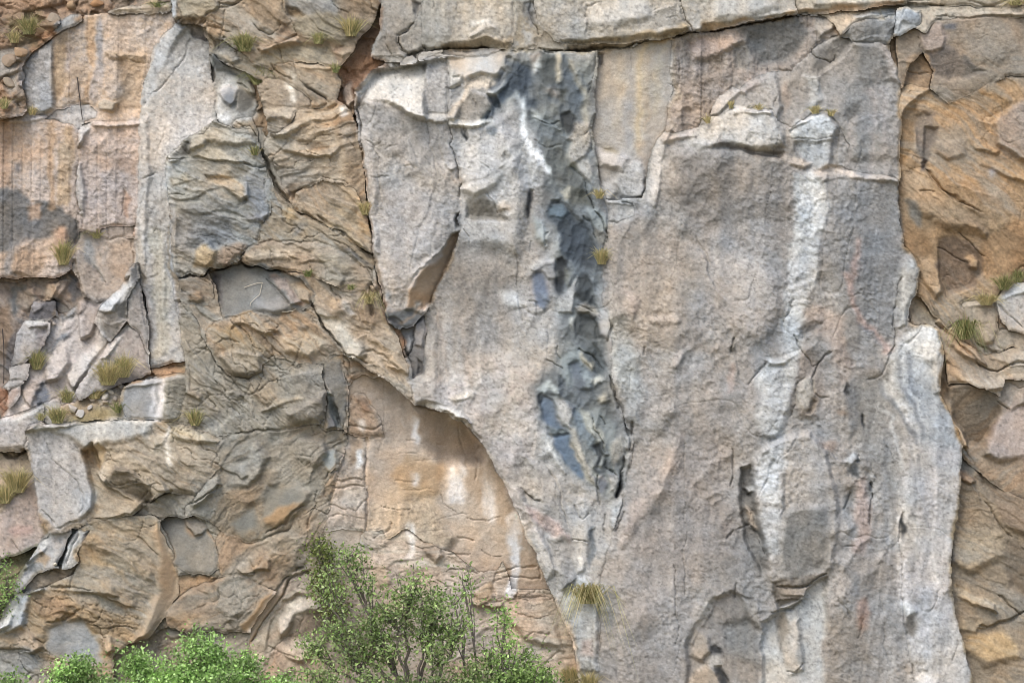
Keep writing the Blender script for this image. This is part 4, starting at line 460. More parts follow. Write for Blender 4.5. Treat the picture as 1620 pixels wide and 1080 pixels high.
F('210,202,192',.05,.2,1.0,"655,640 672,634 700,640 730,655 745,668 735,664 700,652",6); F('212,196,176',.05,.1,.5,"708,630 725,618 745,620 745,630 720,636",7); F('196,190,184',.08,.6,-.2,"800,765 830,830 852,890 866,915 880,900 850,830 820,770",12,c2='184,174,168'); F('176,170,164',.1,-.2,.1,"830,720 870,740 890,790 900,850 880,850 850,790",20); F('206,176,166',.02,0,0,"828,795 855,805 880,825 905,850 900,855 870,840 840,820",7,ca=.8); C("862,735 880,760 886,790 892,815 900,832",1.5,.07); S("825,775 840,782 852,786 856,782",-.08,8); C("822,770 838,782 855,786",1.8,.08); F('164,160,156',.06,-.3,.1,"870,850 895,845 912,870 918,905 895,930 880,890",14); F('186,182,176',.04,.1,.2,"905,870 920,872 930,885 925,900 915,905 910,890",6); S("915,912 900,920 888,932",.06,12); C("865,865 875,890 882,920 886,935",1.2,.05); F('180,182,182',.06,.2,0,"888,935 905,925 915,912 935,915 945,960 945,1060 915,1060 905,1005",12,c2='166,168,170'); C("936,985 938,1040 937,1075",1.2,.06); C("905,1005 914,1030 918,1060",1.4,.06); F('100,102,106',-.12,0,0,"946,948 954,940 957,950 954,965 948,970",4); F('196,168,156',0,0,0,"918,1012 940,1010 942,1035 920,1035",8,ca=.6); C("908,796 912,812 918,818 932,812",1.6,.08); F('186,180,173',.03,.1,.1,"908,822 928,815 934,850 930,858 910,855",8); C("908,853 920,856 932,856",1.8,.09); F('128,134,140',-.06,0,0,"934,840 942,835 942,880 936,900 932,880",6); F('180,180,178',.1,.2,.1,"968,800 984,788 990,805 982,825 972,840 966,825",6); C("990,808 982,825 974,838",1.8,.1); C("958,812 958,830 956,850",1.4,.08)
# upper band
F('202,196,186',.04,.05,.5,"706,94 760,92 800,84 808,95 790,120 760,118 735,128 712,112",8,t='s',c2='186,178,166'); F('170,166,162',-.06,0,.1,"672,100 706,94 712,112 708,190 672,190",6,t='g',amp=1.1); F('210,192,170',.05,.2,.6,"707,190 745,126 762,118 790,124 775,140 750,145 735,160 718,192",7); F('166,158,148',.08,.1,-.1,"716,192 745,145 775,156 780,188 770,190",6,amp=.8); F('212,206,194',.08,0,2.0,"707,192 745,190 775,186 778,195 745,200 712,200",5); F('130,126,118',-.05,0,-.5,"688,110 700,107 696,112 690,112",3); F('130,126,118',-.05,0,-.5,"714,123 727,120 724,124 716,125",3); F('120,116,110',-.08,-.4,0,"702,130 708,116 706,126 700,136",3); C("706,138 716,140 726,136",1.8,.09); F('204,196,184',.05,.1,.4,"708,108 728,118 730,130 710,138",6)  # pale ledge top has its lit look put into the colour
F('120,124,130',-.08,.0,0,"803,90 812,92 810,104 803,102",4); F('124,128,134',-.06,0,0,"784,120 796,108 800,114 790,128 780,142 774,140 776,130",4); F('96,100,106',-.1,-.2,0,"772,150 786,152 790,172 780,170 773,162",4); F('110,112,116',-.06,0,0,"770,178 775,176 773,190 769,192",3); F('200,200,196',.05,.2,.5,"770,148 790,138 812,112 816,104 812,120 800,140 782,150",4); C("752,158 757,170 758,180",1.4,.05); F('80,82,84',-.1,0,0,"732,198 737,202 742,218 739,224 735,214",2.5); F('140,146,152',0,0,0,"768,202 778,200 784,210 778,218 768,214",5)
F('184,180,172',.03,.2,.2,"800,225 812,240 804,258 792,262 790,240",8,ca=.6)
# dark fractured seam in the slab
FS = .42; SO = 1.25; CA = .95
F('142,145,149',-.03,.05,0,"806,92 850,84 942,88 938,200 946,300 956,400 950,500 964,590 984,670 986,760 966,792 942,772 900,745 866,690 852,640 850,610 882,560 886,480 880,410 866,330 852,282 836,205 815,162 782,178 770,190 788,140",30,t='d',c2='114,118,124',amp=.95)
F('104,114,128',-.05,.1,.1,"812,95 822,96 838,108 846,140 852,172 840,176 820,152 796,162 778,172 770,190 762,188 788,152 800,128 816,106",6,t='d',c2='90,98,110'); F('176,160,148',.02,.2,.2,"838,84 858,84 855,100 848,120 842,112",5); F('110,112,112',-.08,.2,0,"858,84 882,86 890,100 884,128 872,136 858,132 848,112",6,t='d',c2='98,100,100'); F('192,176,154',.06,-.3,.2,"880,85 892,88 891,105 895,118 886,132 880,134 885,115",3); F('116,122,130',-.02,0,0,"893,88 902,90 912,120 920,160 912,190 900,150 896,120",5,t='d'); F('172,164,152',.08,-.2,0,"900,92 911,96 920,125 930,160 934,195 924,192 918,150 908,115",4); F('150,150,148',0,-.2,0,"912,95 942,86 940,110 934,135 922,128",5)
F('112,112,110',-.12,0,0,"928,135 935,128 934,145 930,152",3); C("940,84 940,105 936,125 932,145",1.6,.09); C("938,180 937,215 938,240",2,.1)
F('150,150,148',.03,.3,.2,"850,170 872,160 890,165 884,180 866,190 852,184",7,t='d'); F('188,170,158',.03,0,0,"858,138 872,140 885,150 880,156 866,150",5,ca=.8); F('132,136,138',.0,.2,.2,"840,178 870,190 900,200 905,215 896,222 866,208 840,192",6,t='d'); F('92,94,98',-.15,.3,.1,"888,185 904,175 915,190 908,205 896,218 888,206",5); F('120,118,112',-.08,0,0,"878,142 895,146 894,164 884,162",5)
F('178,172,162',.2,.1,.1,"908,196 918,193 935,194 938,208 936,232 928,246 914,256 900,264 897,250 906,225 896,222 904,212",5,t='g'); C("925,213 935,205 938,195",1.6,.09); S("846,186 872,200 892,206",.06,8); C("843,188 868,200 884,196",1.6,.08); C("848,222 866,235 890,230",1.4,.06)
F('168,168,166',.1,.4,.0,"826,205 850,215 862,240 870,275 855,300 840,300 828,270",14,t='g',c2='156,156,156'); F('124,123,120',-.04,-.3,.1,"856,216 894,230 905,258 924,288 934,312 938,332 906,312 884,292 866,270",8,t='d',c2='126,124,118'); F('178,176,170',.08,.2,.2,"906,255 930,246 938,275 936,290 922,284",6,t='g'); C("900,262 912,272 926,290 932,312 938,332",2.2,.12); C("942,260 950,280 956,300",1.6,.08)
F('128,126,118',-.06,-.2,0,"892,310 906,300 930,306 938,332 924,330 904,322",6,t='d'); F('102,108,116',-.1,-.2,.2,"870,328 880,318 894,322 908,338 926,352 934,372 941,408 930,424 908,424 888,400 884,372 868,345",7,t='d',c2='92,96,102'); F('120,134,146',.08,.5,.5,"868,330 888,320 900,335 890,345 872,342",5,t='d'); F('190,178,160',.04,0,.3,"885,305 896,298 906,302 898,312 888,314",4); F('92,94,98',-.12,0,0,"870,318 886,314 880,322 871,325",3); F('86,88,92',-.16,-.2,0,"838,300 843,302 842,322 838,345 831,354 829,344 833,322",2.5,c2='80,82,86')
F('172,172,168',.12,-.2,.1,"932,335 945,332 956,345 957,362 945,370 934,355",5,t='d'); F('150,148,140',.08,0,.1,"936,358 956,365 958,385 946,384",6,t='g'); C("940,335 950,350 958,368 957,382",2,.14); C("925,340 934,356 940,375",1.8,.1)
F('182,186,190',.08,.3,.2,"845,345 862,352 868,370 862,392 848,380 845,360",10,t='d',c2='172,174,176'); C("866,368 862,380 862,390",2.4,.1); C("840,385 838,400",1.6,.07); F('206,202,196',.08,.2,.9,"840,424 852,412 875,405 886,408 880,414 860,420 848,430",6); F('186,184,182',.06,.3,-.1,"862,395 880,372 888,398 884,408 868,408",7); F('170,172,172',.0,0,.1,"846,428 862,414 882,412 882,440 868,440 858,430",5,t='s'); F('128,138,150',-.07,.1,.15,"840,442 848,431 858,431 872,446 871,472 862,490 848,486 847,478 838,464",4,t='s',c2='118,126,138'); F('150,158,166',.04,.2,.4,"852,462 870,462 868,474 856,472",5); C("838,474 846,480 850,486",1.6,.08)
F('84,86,90',-.12,0,0,"881,408 892,406 896,418 900,438 888,460 882,456",4,t='d'); F('150,150,146',.04,0,0,"892,425 908,432 900,445 893,436",4)
F('178,178,176',.16,.8,.2,"914,435 910,450 912,460 905,495 884,492 884,474 896,458",4,t='g'); F('102,104,106',-.08,-1.0,0,"914,436 928,434 937,452 943,478 948,498 930,492 912,462",3,t='d',c2='94,96,98'); F('168,160,146',.08,0,.2,"910,485 930,478 944,488 948,500 930,505 915,496",5,t='g'); C("914,482 930,490 946,500",1.8,.08); F('108,110,112',-.12,-.6,0,"908,504 915,494 930,495 942,512 946,535 930,540 912,528 907,512",4,t='d'); F('206,202,196',.06,.4,.5,"903,505 914,494 909,510 908,525 900,515",4); F('112,116,122',-.1,-.5,.1,"912,535 935,540 948,560 958,578 950,600 938,585 915,548",5,t='d',c2='102,106,110'); C("915,550 935,562 950,580",2,.1); F('196,180,158',.1,.4,.4,"915,552 928,562 938,580 936,585 922,568",3)
F('176,178,178',.1,.1,.1,"944,492 962,492 970,510 960,535 948,530 944,510",5,t='s'); C("968,510 962,530 958,542",1.8,.1); F('164,168,170',.04,.2,.1,"960,520 980,515 990,540 980,560 962,550",8,t='s')
F('146,152,156',.05,.3,.2,"882,565 905,552 914,548 925,575 938,600 930,615 905,612 888,595",6,t='d'); F('120,126,138',-.08,.2,.2,"900,575 918,570 925,600 918,630 905,610",5,t='d'); C("862,569 880,574 890,580",2,.09); C("880,548 882,560 888,565",1.6,.08); F('104,110,120',-.1,0,0,"884,590 890,592 896,610 890,606",4,t='d'); F('206,198,186',.08,.3,.6,"935,600 950,590 955,600 945,606 940,612",4)
F('182,186,188',.06,.4,.3,"850,612 872,605 890,612 888,625 872,622 860,618",6,t='d'); F('88,90,94',-.14,.3,0,"853,622 860,618 860,630 854,645 851,635",3); F('120,132,144',-.1,.2,.05,"860,622 874,632 878,655 892,680 882,680 868,675 856,660 854,640",5,t='s',c2='112,122,132'); F('188,186,182',.12,.3,.1,"876,632 890,630 906,645 906,660 900,680 890,672 880,655",6,t='g'); F('128,136,140',-.08,-.2,-.3,"862,675 892,682 900,690 880,695 866,690",4); F('118,132,146',-.14,.3,.05,"868,690 898,688 912,720 926,750 924,760 905,745 892,725 878,705",5,t='s',c2='112,124,134'); F('196,194,188',.1,.4,0,"848,690 862,682 872,700 888,730 895,750 880,735 862,710",7,t='g'); F('186,180,166',.1,-.1,0,"898,676 912,680 920,712 935,745 945,770 932,762 920,735 905,705",5,t='g')
F('134,144,156',.0,.3,.1,"905,650 918,640 925,665 940,700 944,720 930,705 914,680",4,t='d'); F('178,176,170',.1,.4,0,"916,645 935,655 950,690 962,720 955,722 938,690 924,665",4,t='d'); F('148,154,160',.02,-.3,.1,"935,640 955,645 970,670 975,700 962,712 948,680 938,660",6,t='d'); F('190,180,166',.1,.2,.3,"945,625 962,624 966,632 950,636",3); C("935,660 942,680 950,700 958,715",1.8,.12); C("950,655 955,668 958,675",1.6,.1); F('92,96,102',-.12,-.3,.1,"938,705 950,700 959,715 961,738 952,748 942,740 946,722",4,t='d',c2='84,88,92'); F('186,186,186',.08,.4,.4,"945,735 955,722 960,725 950,742",3); F('178,178,176',.06,.2,.2,"932,722 940,740 955,752 945,765 935,750",5,t='d')
F('128,134,142',-.05,.3,.1,"944,756 952,752 960,762 956,775 948,778",3,t='s'); C("944,752 943,765 947,785 950,800",2.2,.14); F('74,76,80',-.22,0,0,"978,770 982,750 986,748 985,775 980,786 974,788",3); C("984,720 982,745 979,772 975,788",2.4,.18); C("962,592 972,620 985,650 992,672 996,688",2.6,.2); C("1002,668 1000,685 996,705 994,712",2.6,.2); F('176,170,158',.12,.2,.1,"968,700 982,690 990,705 985,720 970,740 966,720",6,t='g'); F('182,178,170',.14,-.3,.1,"992,692 1004,686 1006,698 998,712 990,710",4,t='g'); F('184,180,172',.12,-.2,.1,"985,722 998,716 1000,728 990,740",4,t='g'); F('176,174,170',.1,.2,.1,"960,750 975,745 978,768 966,775",5,t='g'); C("958,740 968,745 974,752",1.8,.12)
Wt("828,150 836,150 836,205 842,225 858,245 872,272 872,286 862,280 846,252 832,242 826,222 824,190",.8,13,3,c='234,236,240'); Wt("818,148 826,146 828,170 820,170",.6,5,2); Wt("838,130 842,130 846,150 842,155",.6,4,2); Wt("840,172 856,180 862,195 846,186",.5,6,3); Wt("826,230 850,250 852,300 830,300 824,260",.35,12,3); Wt("842,74 852,74 855,82 838,82",.8,5,3); Wt("842,98 856,90 852,112 844,120",.6,5,2.5); K('220,214,204',.6,"812,258 822,240 832,230",2); K('210,206,200',.6,"796,180 806,168 814,156 818,150",2.4); Wt("862,270 870,275 872,296 864,296",.5,4,2)
FS = 1.0; SO = 1.0; CA = 1.0
# ---- leaning block in front of the slab
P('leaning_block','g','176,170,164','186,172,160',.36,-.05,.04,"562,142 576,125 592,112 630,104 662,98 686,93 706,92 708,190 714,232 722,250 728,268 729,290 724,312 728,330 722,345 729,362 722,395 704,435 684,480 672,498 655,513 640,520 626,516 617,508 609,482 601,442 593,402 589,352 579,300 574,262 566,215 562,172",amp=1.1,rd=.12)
F('216,208,196',-.05,.15,1.15,"563,146 578,128 594,113 630,104 664,98 674,100 674,192 660,186 645,180 628,168 604,160 580,158 576,165",8,c2='204,192,176',amp=.6); F('174,170,166',-.05,.0,.3,"672,98 706,92 708,190 690,193 674,192",6); F('206,196,182',.06,0,1.3,"674,182 708,180 709,194 690,196 674,193",5); F('120,112,106',-.12,.8,0,"568,150 579,136 576,150 570,172 566,175",4); F('188,180,174',.0,.9,0,"564,175 576,165 582,200 592,280 596,340 600,400 590,395 580,310 570,240",10); F('172,164,156',.03,-.05,0,"580,165 604,162 640,180 672,194 700,196 712,250 690,260 650,250 610,240 590,220",18); F('190,176,164',.08,.1,.1,"600,300 640,290 690,330 700,380 660,430 630,460 612,440 600,380",40,c2='178,168,160')  # pale colour of the top facet includes the light falling on it
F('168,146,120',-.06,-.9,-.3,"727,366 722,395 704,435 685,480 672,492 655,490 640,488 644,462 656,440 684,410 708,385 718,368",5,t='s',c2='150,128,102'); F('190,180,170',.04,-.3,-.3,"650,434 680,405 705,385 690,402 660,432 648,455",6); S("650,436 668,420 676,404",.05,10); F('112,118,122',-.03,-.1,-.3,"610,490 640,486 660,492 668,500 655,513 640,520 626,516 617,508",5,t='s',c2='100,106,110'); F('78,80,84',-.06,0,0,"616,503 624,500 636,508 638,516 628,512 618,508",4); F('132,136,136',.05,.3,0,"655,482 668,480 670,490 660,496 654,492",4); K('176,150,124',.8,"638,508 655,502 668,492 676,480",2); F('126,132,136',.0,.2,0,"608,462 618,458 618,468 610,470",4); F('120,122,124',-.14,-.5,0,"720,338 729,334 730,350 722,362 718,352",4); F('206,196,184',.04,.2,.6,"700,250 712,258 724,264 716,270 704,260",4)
C("578,218 584,222 590,232 597,250 597,282 600,310 602,320 594,332",1.3,.06); C("590,228 602,222",1.3,.05); C("586,280 600,283 615,282",1.3,.06); C("610,234 618,230 632,228",1.2,.05); C("674,192 680,230 690,255 692,280",1.3,.05); C("709,195 714,232 722,250 727,270 727,285",2.4,.14); C("728,290 724,312",2,.12); S("640,205 655,240 660,265",.03,14); S("690,200 698,240 706,260",-.05,10); C("630,262 648,258 652,265",1.2,.04); C("655,365 668,360",1.2,.04); S("600,105 625,112 640,118",.03,8); C("624,124 634,120 640,116",1.3,.05); C("608,158 620,148 632,140",1.2,.04)
C("729,362 722,395 706,432 700,440",1.8,.08)
# blue grey pocket below the leaning block
P('pocket_rock','s','122,124,126','108,110,112',.0,.2,.0,"634,516 655,512 662,505 672,500 676,525 670,560 668,590 654,600 648,575 640,546",amp=1.0,rd=.04); F('150,146,142',.08,-.2,0,"656,512 672,505 676,530 668,550 658,545",5); C("655,512 657,535 652,555 642,566",2,.12); F('86,88,92',-.08,0,0,"660,565 666,572 668,588 660,592",4); F('156,158,158',.05,.4,.2,"646,520 652,540 650,560 642,545",4)
# ---- top row of great blocks
P('top_block','g','186,172,154','174,160,142',0.12,.15,.02,"588,90 590,80 602,48 606,-150 672,-150 664,18 652,40 628,54 634,72 646,88 615,90",amp=.6,rd=.08); F('204,196,184',.0,1.0,.2,"588,88 602,46 606,40 604,58 596,84",4); F('120,116,112',-.06,0,0,"650,4 664,6 662,25 654,22",5); C("612,55 614,70 617,88",1.3,.06); F('178,160,138',.03,-.3,-.2,"612,52 630,56 640,80 618,88",6); S("604,40 612,60",.04,8)
P('top_block','g','178,166,150','168,156,140',0.,-.1,.0,"630,55 652,40 664,18 670,-10 672,76 660,86 646,88 634,70",amp=.6,rd=.06); C("630,56 638,74 644,87",2.4,.16); C("628,54 640,48 652,36",2,.14)
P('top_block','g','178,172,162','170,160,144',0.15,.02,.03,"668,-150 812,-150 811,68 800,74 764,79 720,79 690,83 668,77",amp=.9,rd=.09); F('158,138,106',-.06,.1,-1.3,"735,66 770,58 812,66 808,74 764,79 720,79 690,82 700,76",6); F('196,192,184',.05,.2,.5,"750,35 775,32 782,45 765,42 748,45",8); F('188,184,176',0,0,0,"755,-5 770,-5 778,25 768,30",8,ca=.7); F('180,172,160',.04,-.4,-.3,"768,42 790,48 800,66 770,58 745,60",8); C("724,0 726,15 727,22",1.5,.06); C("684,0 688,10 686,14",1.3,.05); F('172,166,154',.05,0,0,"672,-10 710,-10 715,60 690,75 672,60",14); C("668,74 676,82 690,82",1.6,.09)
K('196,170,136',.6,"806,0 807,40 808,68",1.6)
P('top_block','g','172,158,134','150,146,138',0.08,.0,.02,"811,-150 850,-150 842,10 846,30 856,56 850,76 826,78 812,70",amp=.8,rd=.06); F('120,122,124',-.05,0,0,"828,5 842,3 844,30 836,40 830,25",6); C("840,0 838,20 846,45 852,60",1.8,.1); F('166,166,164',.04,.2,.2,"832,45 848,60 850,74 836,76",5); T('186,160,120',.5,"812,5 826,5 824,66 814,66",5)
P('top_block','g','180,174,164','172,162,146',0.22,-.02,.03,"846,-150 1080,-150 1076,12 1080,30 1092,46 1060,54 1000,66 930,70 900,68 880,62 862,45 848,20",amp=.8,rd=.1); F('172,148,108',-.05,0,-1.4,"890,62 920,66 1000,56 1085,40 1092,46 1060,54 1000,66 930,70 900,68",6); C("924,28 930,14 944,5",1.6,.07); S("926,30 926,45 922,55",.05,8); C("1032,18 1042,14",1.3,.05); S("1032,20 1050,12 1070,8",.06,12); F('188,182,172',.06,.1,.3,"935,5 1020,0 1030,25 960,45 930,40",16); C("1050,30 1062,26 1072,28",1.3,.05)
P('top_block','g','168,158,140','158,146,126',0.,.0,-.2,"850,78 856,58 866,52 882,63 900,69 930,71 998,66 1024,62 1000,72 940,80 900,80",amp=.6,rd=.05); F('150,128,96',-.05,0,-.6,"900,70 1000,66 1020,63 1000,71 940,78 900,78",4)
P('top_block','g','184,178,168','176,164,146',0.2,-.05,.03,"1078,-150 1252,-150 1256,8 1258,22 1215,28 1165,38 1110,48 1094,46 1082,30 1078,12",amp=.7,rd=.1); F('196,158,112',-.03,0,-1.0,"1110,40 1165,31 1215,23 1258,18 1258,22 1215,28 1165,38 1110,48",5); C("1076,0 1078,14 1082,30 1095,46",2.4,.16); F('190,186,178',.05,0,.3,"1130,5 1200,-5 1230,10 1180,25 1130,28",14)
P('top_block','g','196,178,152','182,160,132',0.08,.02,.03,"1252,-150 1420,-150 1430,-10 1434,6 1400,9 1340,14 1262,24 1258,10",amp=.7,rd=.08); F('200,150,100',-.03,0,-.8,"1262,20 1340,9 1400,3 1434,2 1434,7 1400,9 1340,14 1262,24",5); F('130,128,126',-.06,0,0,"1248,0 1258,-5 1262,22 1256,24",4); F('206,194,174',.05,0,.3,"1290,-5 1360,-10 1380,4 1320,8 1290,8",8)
P('top_block','g','196,172,140','180,156,124',-0.1,.02,.2,"1420,-150 1780,-150 1780,6 1620,6 1590,8 1560,8 1500,9 1434,8",amp=.7,rd=.06); C("1435,4 1460,2 1478,0",1.6,.09); C("1530,6 1548,3 1560,6 1580,4 1592,0",1.8,.1)
P('cap_ledge','g','206,186,156','192,168,138',-.12,.0,1.2,"1262,26 1340,17 1400,12 1434,10 1500,11 1620,10 1780,10 1780,26 1620,27 1600,30 1560,26 1510,28 1478,32 1462,50 1450,46 1430,24 1395,28 1355,34 1330,52 1310,22",amp=.7,rd=.05); C("1300,28 1330,20 1390,22 1420,20",1.4,.06); C("1478,26 1500,22 1512,27 1560,26 1604,28",1.6,.08); F('184,186,186',.05,0,.2,"1352,30 1360,20 1388,16 1392,24 1372,28",4); F('172,174,172',.04,0,0,"1393,15 1418,14 1418,24 1396,26",4); F('186,166,140',.04,.2,.2,"1480,30 1500,22 1560,20 1620,20 1620,26 1560,26 1510,28",6)
P('blue_block','g','188,194,198','168,174,178',.12,-.1,.15,"1416,58 1417,30 1420,16 1430,15 1455,18 1454,34 1444,44 1428,55",amp=.7,rd=.06); F('204,208,210',.03,.6,.1,"1416,58 1417,30 1420,16 1430,16 1426,30 1424,48",4); F('158,164,168',.02,-.3,.2,"1432,20 1454,20 1452,34 1440,38 1428,36",5); F('196,180,150',0,0,0,"1456,19 1462,24 1456,42 1452,40",3)
# slab and loose stones wedged under the top row
P('wedged_slab','s','178,172,162','166,160,150',-.02,.05,.3,"692,84 720,82 764,82 800,80 792,84 775,88 752,93 728,91 710,87",rd=.05); C("792,84 810,80 826,78",1.6,.1)
P('stone','g','176,162,144','160,146,128',.12,.1,.4,"636,101 640,93 648,88 657,91 660,99 650,103 642,104",amp=.5,rd=.08,thing=B(label='rounded brown stone wedged under the top blocks, left one of the pair',back=.3))
P('stone','g','196,182,162','176,160,140',.15,.1,.5,"663,96 665,86 676,80 690,79 702,84 690,88 680,90 670,97",amp=.5,rd=.08,thing=B(label='pale flat-topped stone wedged under the top blocks, right one of the pair',back=.35))
CS = 1.0
C("640,90 668,80 700,81 740,80 780,79 815,79 850,80",3.2,.30); C("850,80 900,80 950,77 1000,69 1040,60 1092,48",3.4,.34); C("1092,48 1130,45 1180,37 1225,29 1262,24",2.4,.22); C("1262,24 1320,18 1380,12 1434,8 1500,9",1.9,.14)
C("592,92 612,92 640,90",2.4,.2); C("276,29 300,34 322,38",2.6,.22); C("414,236 420,256 430,280 445,304 460,324",3.6,.26); C("470,336 500,348 530,363 560,384 590,402",2.2,.16); C("284,440 300,432 318,436 332,424 352,424 384,414",2.4,.2); C("384,416 424,425 452,428 476,432",2.4,.18)
C("560,142 566,180 568,215 578,290 588,350 593,402 602,442 612,490",2.2,.14); C("656,637 690,645 718,658 746,676 762,702",2.4,.18); C("0,724 22,727 42,712",2.6,.2); C("124,832 128,845 118,862 106,888",1.6,.07)
# ================================================================= relief and colour of the rock
def blur(a, r):
    for ax in (0, 1):
        n = a.shape[ax]; pad = [(0, 0)]*a.ndim; pad[ax] = (r+1, r)
        c = np.cumsum(np.pad(a, pad, mode='edge').astype(np.float64), axis=ax)
        hi = np.take(c, np.arange(2*r+1, 2*r+1+n), axis=ax); lo = np.take(c, np.arange(0, n), axis=ax)
        a = ((hi-lo)/(2*r+1)).astype(np.float32)
    return a
def relief():
    global D, C1, C2, JUMP
    X, Y = GX, GY
    D = D*.52
    zn = sstep(230, 300, X)*(1-sstep(540, 600, X))*sstep(170, 230, Y); zn = zn*(1-.4*sstep(520, 560, X)*sstep(560, 620, Y)); D = .1+(D-.1)*(1-.38*zn)
    # rocks that are nearly flush grow together; real steps stay
    hi = D.copy(); lo = D.copy()
    for k in (1, 2, 4, 2):
        for ax in (0, 1):
            hi = np.maximum(hi, np.maximum(np.roll(hi, k, ax), np.roll(hi, -k, ax))); lo = np.minimum(lo, np.minimum(np.roll(lo, k, ax), np.roll(lo, -k, ax)))
    flush = blur(1-sstep(.09, .18, hi-lo), 3)
    for r in (6, 3):
        df = D-blur(blur(D, r), r); D = D-df*flush*.92
    mx = D.copy(); mn = D.copy()
    for j in (-2, 0, 2):
        for i in (-2, 0, 2):
            s_ = np.roll(np.roll(D, j, 0), i, 1); mx = np.maximum(mx, s_); mn = np.minimum(mn, s_)
    JUMP = mx-mn
    # ragged colour borders
    ox = (3.2*fbm(X, Y, 30, 3, 5, .6)).round().astype(np.int32); oy = (3.2*fbm(X, Y, 30, 3, 7, .6)).round().astype(np.int32)
    jj = np.clip(np.arange(H)[:, None]+oy, 0, H-1); ii = np.clip(np.arange(W)[None]+ox, 0, W-1)
    C1 = blur(C1[jj, ii], 1); C2 = blur(C2[jj, ii], 2)
    for nm, cb in (('great_wall', (170, 163, 156)), ('great_slab', (174, 169, 164))):
        k = [i for i, p_ in enumerate(PIECES) if p_['name'] == nm][0]; m = (L == k); cb = np.array(cb, np.float32)
        C1[m] = cb+(C1[m]-cb)*1.3; C2[m] = cb+(C2[m]-cb)*1.3
    z = np.zeros((H, W), np.float32)
    cn, sn = np.cos(ANG), np.sin(ANG)
    # granite: rough broken grain at every size, chipped facets
    big = fbm(X, Y, 130, 3, 1, .5)
    wob = 6*vn(X/17, Y/17, 2); wob2 = 6*vn(X/17, Y/17, 4)
    xa = X+wob+.2*Y; yb_ = Y+wob2+.4*X
    fa = scallop(xa/52, yb_/64, 3); fb = scallop(xa/19+.3, yb_/24, 7); fc = scallop(X/8.0+.25*Y/8, Y/9.0-.3*X/9, 11)
    gate = sstep(-.5, .6, fbm(X, Y, 110, 2, 9))
    rid = fbm(X*1.0+Y*.55, Y*1.25-X*.45, 9, 3, 5, .75, True)
    gp = .25+1.0*sstep(-.5, .6, fbm(X, Y*.6, 85, 3, 12, .6)); gq = .15+1.1*sstep(-.4, .7, fbm(X, Y*.7, 46, 3, 6, .6))
    h1 = vn((X+7*vn(X/30, Y/30, 3)+.15*Y)/46, Y/330, 10); h2 = vn((X*.4+Y)/70+.4*vn(X/40, Y/40, 8), (X-.4*Y)/260, 14)
    hair = np.exp(-(h1/.016)**2)*sstep(-.1, .4, vn(X/60, Y/130, 2)) + .7*np.exp(-(h2/.014)**2)*sstep(.15, .5, vn(X/90, Y/70, 5))
    rgh = fbm((X*.8+Y*.5), (Y*1.15-X*.5), 26, 5, 4, .56)
    rg2 = fbm(X*.9-Y*.2, Y*.8+X*.3, 60, 3, 13, .5, True)
    gr = .034*big + .085*fa*gate + .034*fb*(.15+.85*gate)*gp + .021*fc*gq + .0095*rgh*(.6+.6*gp) + .0040*rid*(.5+.6*gq) - .022*hair + .004*fbm(X*1.6+Y*.25, Y*.3, 16, 3, 8, .6)
    # gneiss: folded layers that weather into overlapping lips
    wq = 46*fbm(X, Y, 330, 2, 6, .45) + 7*vn(X/37, Y/37, 8) + 2.2*vn(X/11, Y/11, 5)
    v = (-X*sn + Y*cn) + wq; u = X*cn + Y*sn
    def saw(p): f = p-np.floor(p); return np.where(f < .9, f/.9, (1-f)/.1)
    lay = saw(v/34 + 1.0*vn(u/120, v/60, 2)); lay2 = saw(v/12 + .9*vn(u/60, v/30, 4)); lay3 = saw(v/5.0+.7*vn(u/40, v/15, 9))
    g1 = sstep(-.05, .5, vn(u/95, v/45, 10)); g2 = sstep(-.1, .5, vn(u/60, v/26, 12)); g3 = sstep(-.2, .5, vn(u/45, v/20, 1))
    w1, w2, wa, wb, wc, ex, ey = worley(u/58+.25*vn(u/22, v/22, 1), v/34+.25*vn(u/22, v/22, 3), 6)
    y1, y2, ya, yb, yc, kx, ky = worley(u/23+.25*vn(u/9, v/9, 2), v/13+.2*vn(u/9, v/9, 4), 9)
    oa = scallop(u/66+.2*vn(u/25, v/25, 1), v/40+.2*vn(u/25, v/25, 3), 5); ob = scallop(u/24+.2*vn(u/9, v/9, 2), v/13, 9)
    oc = .030*fbm(X, Y, 130, 3, 2, .5) + .036*lay*g1 + .015*lay2*g2 + .006*lay3*g3 + .080*oa*sstep(-.5, .4, vn(u/140, v/90, 5)) + .045*ob*sstep(-.5, .5, vn(u/80, v/50, 8)) + .010*rgh + .008*fbm(u, v*2.4, 12, 3, 7, .7)
    crk = np.exp(-((w2-w1)/.028)**2)*sstep(.05, .5, vn(u/90, v/60, 13)) + .6*np.exp(-((y2-y1)/.05)**2)*sstep(.2, .6, vn(u/70, v/40, 14))
    oc = oc - .045*crk
    # dark fractured rock: conchoidal planes
    q = X*.86+Y*.32; p = Y*.62-X*.5
    dk = .105*scallop(q/21, p/34, 8) + .042*scallop(q/8.5, p/13, 12) + .008*rgh + .004*rid
    # drilled wall: half-round drill holes every 15 cm and broken rock between
    ph = X/15.2 + .10*vn(X/60, Y/300, 5); fr = ph-np.floor(ph)-.5
    st = _T[3, 17, np.floor(ph).astype(np.int32) & 255]
    dr = -.020*np.exp(-((np.abs(fr)-.5)/.06)**2)*sstep(-.5, .3, vn(X/40, Y/90, 11)) + .012*st + .020*fbm(X, Y, 70, 3, 4, .5) + .040*fb + .018*fc + .010*rgh + .0055*rid
    # smooth faces
    sm = .022*fbm(X, Y, 120, 3, 9, .5) + .025*fa*gate + .012*fb + .006*fc + .005*rgh + .003*rid
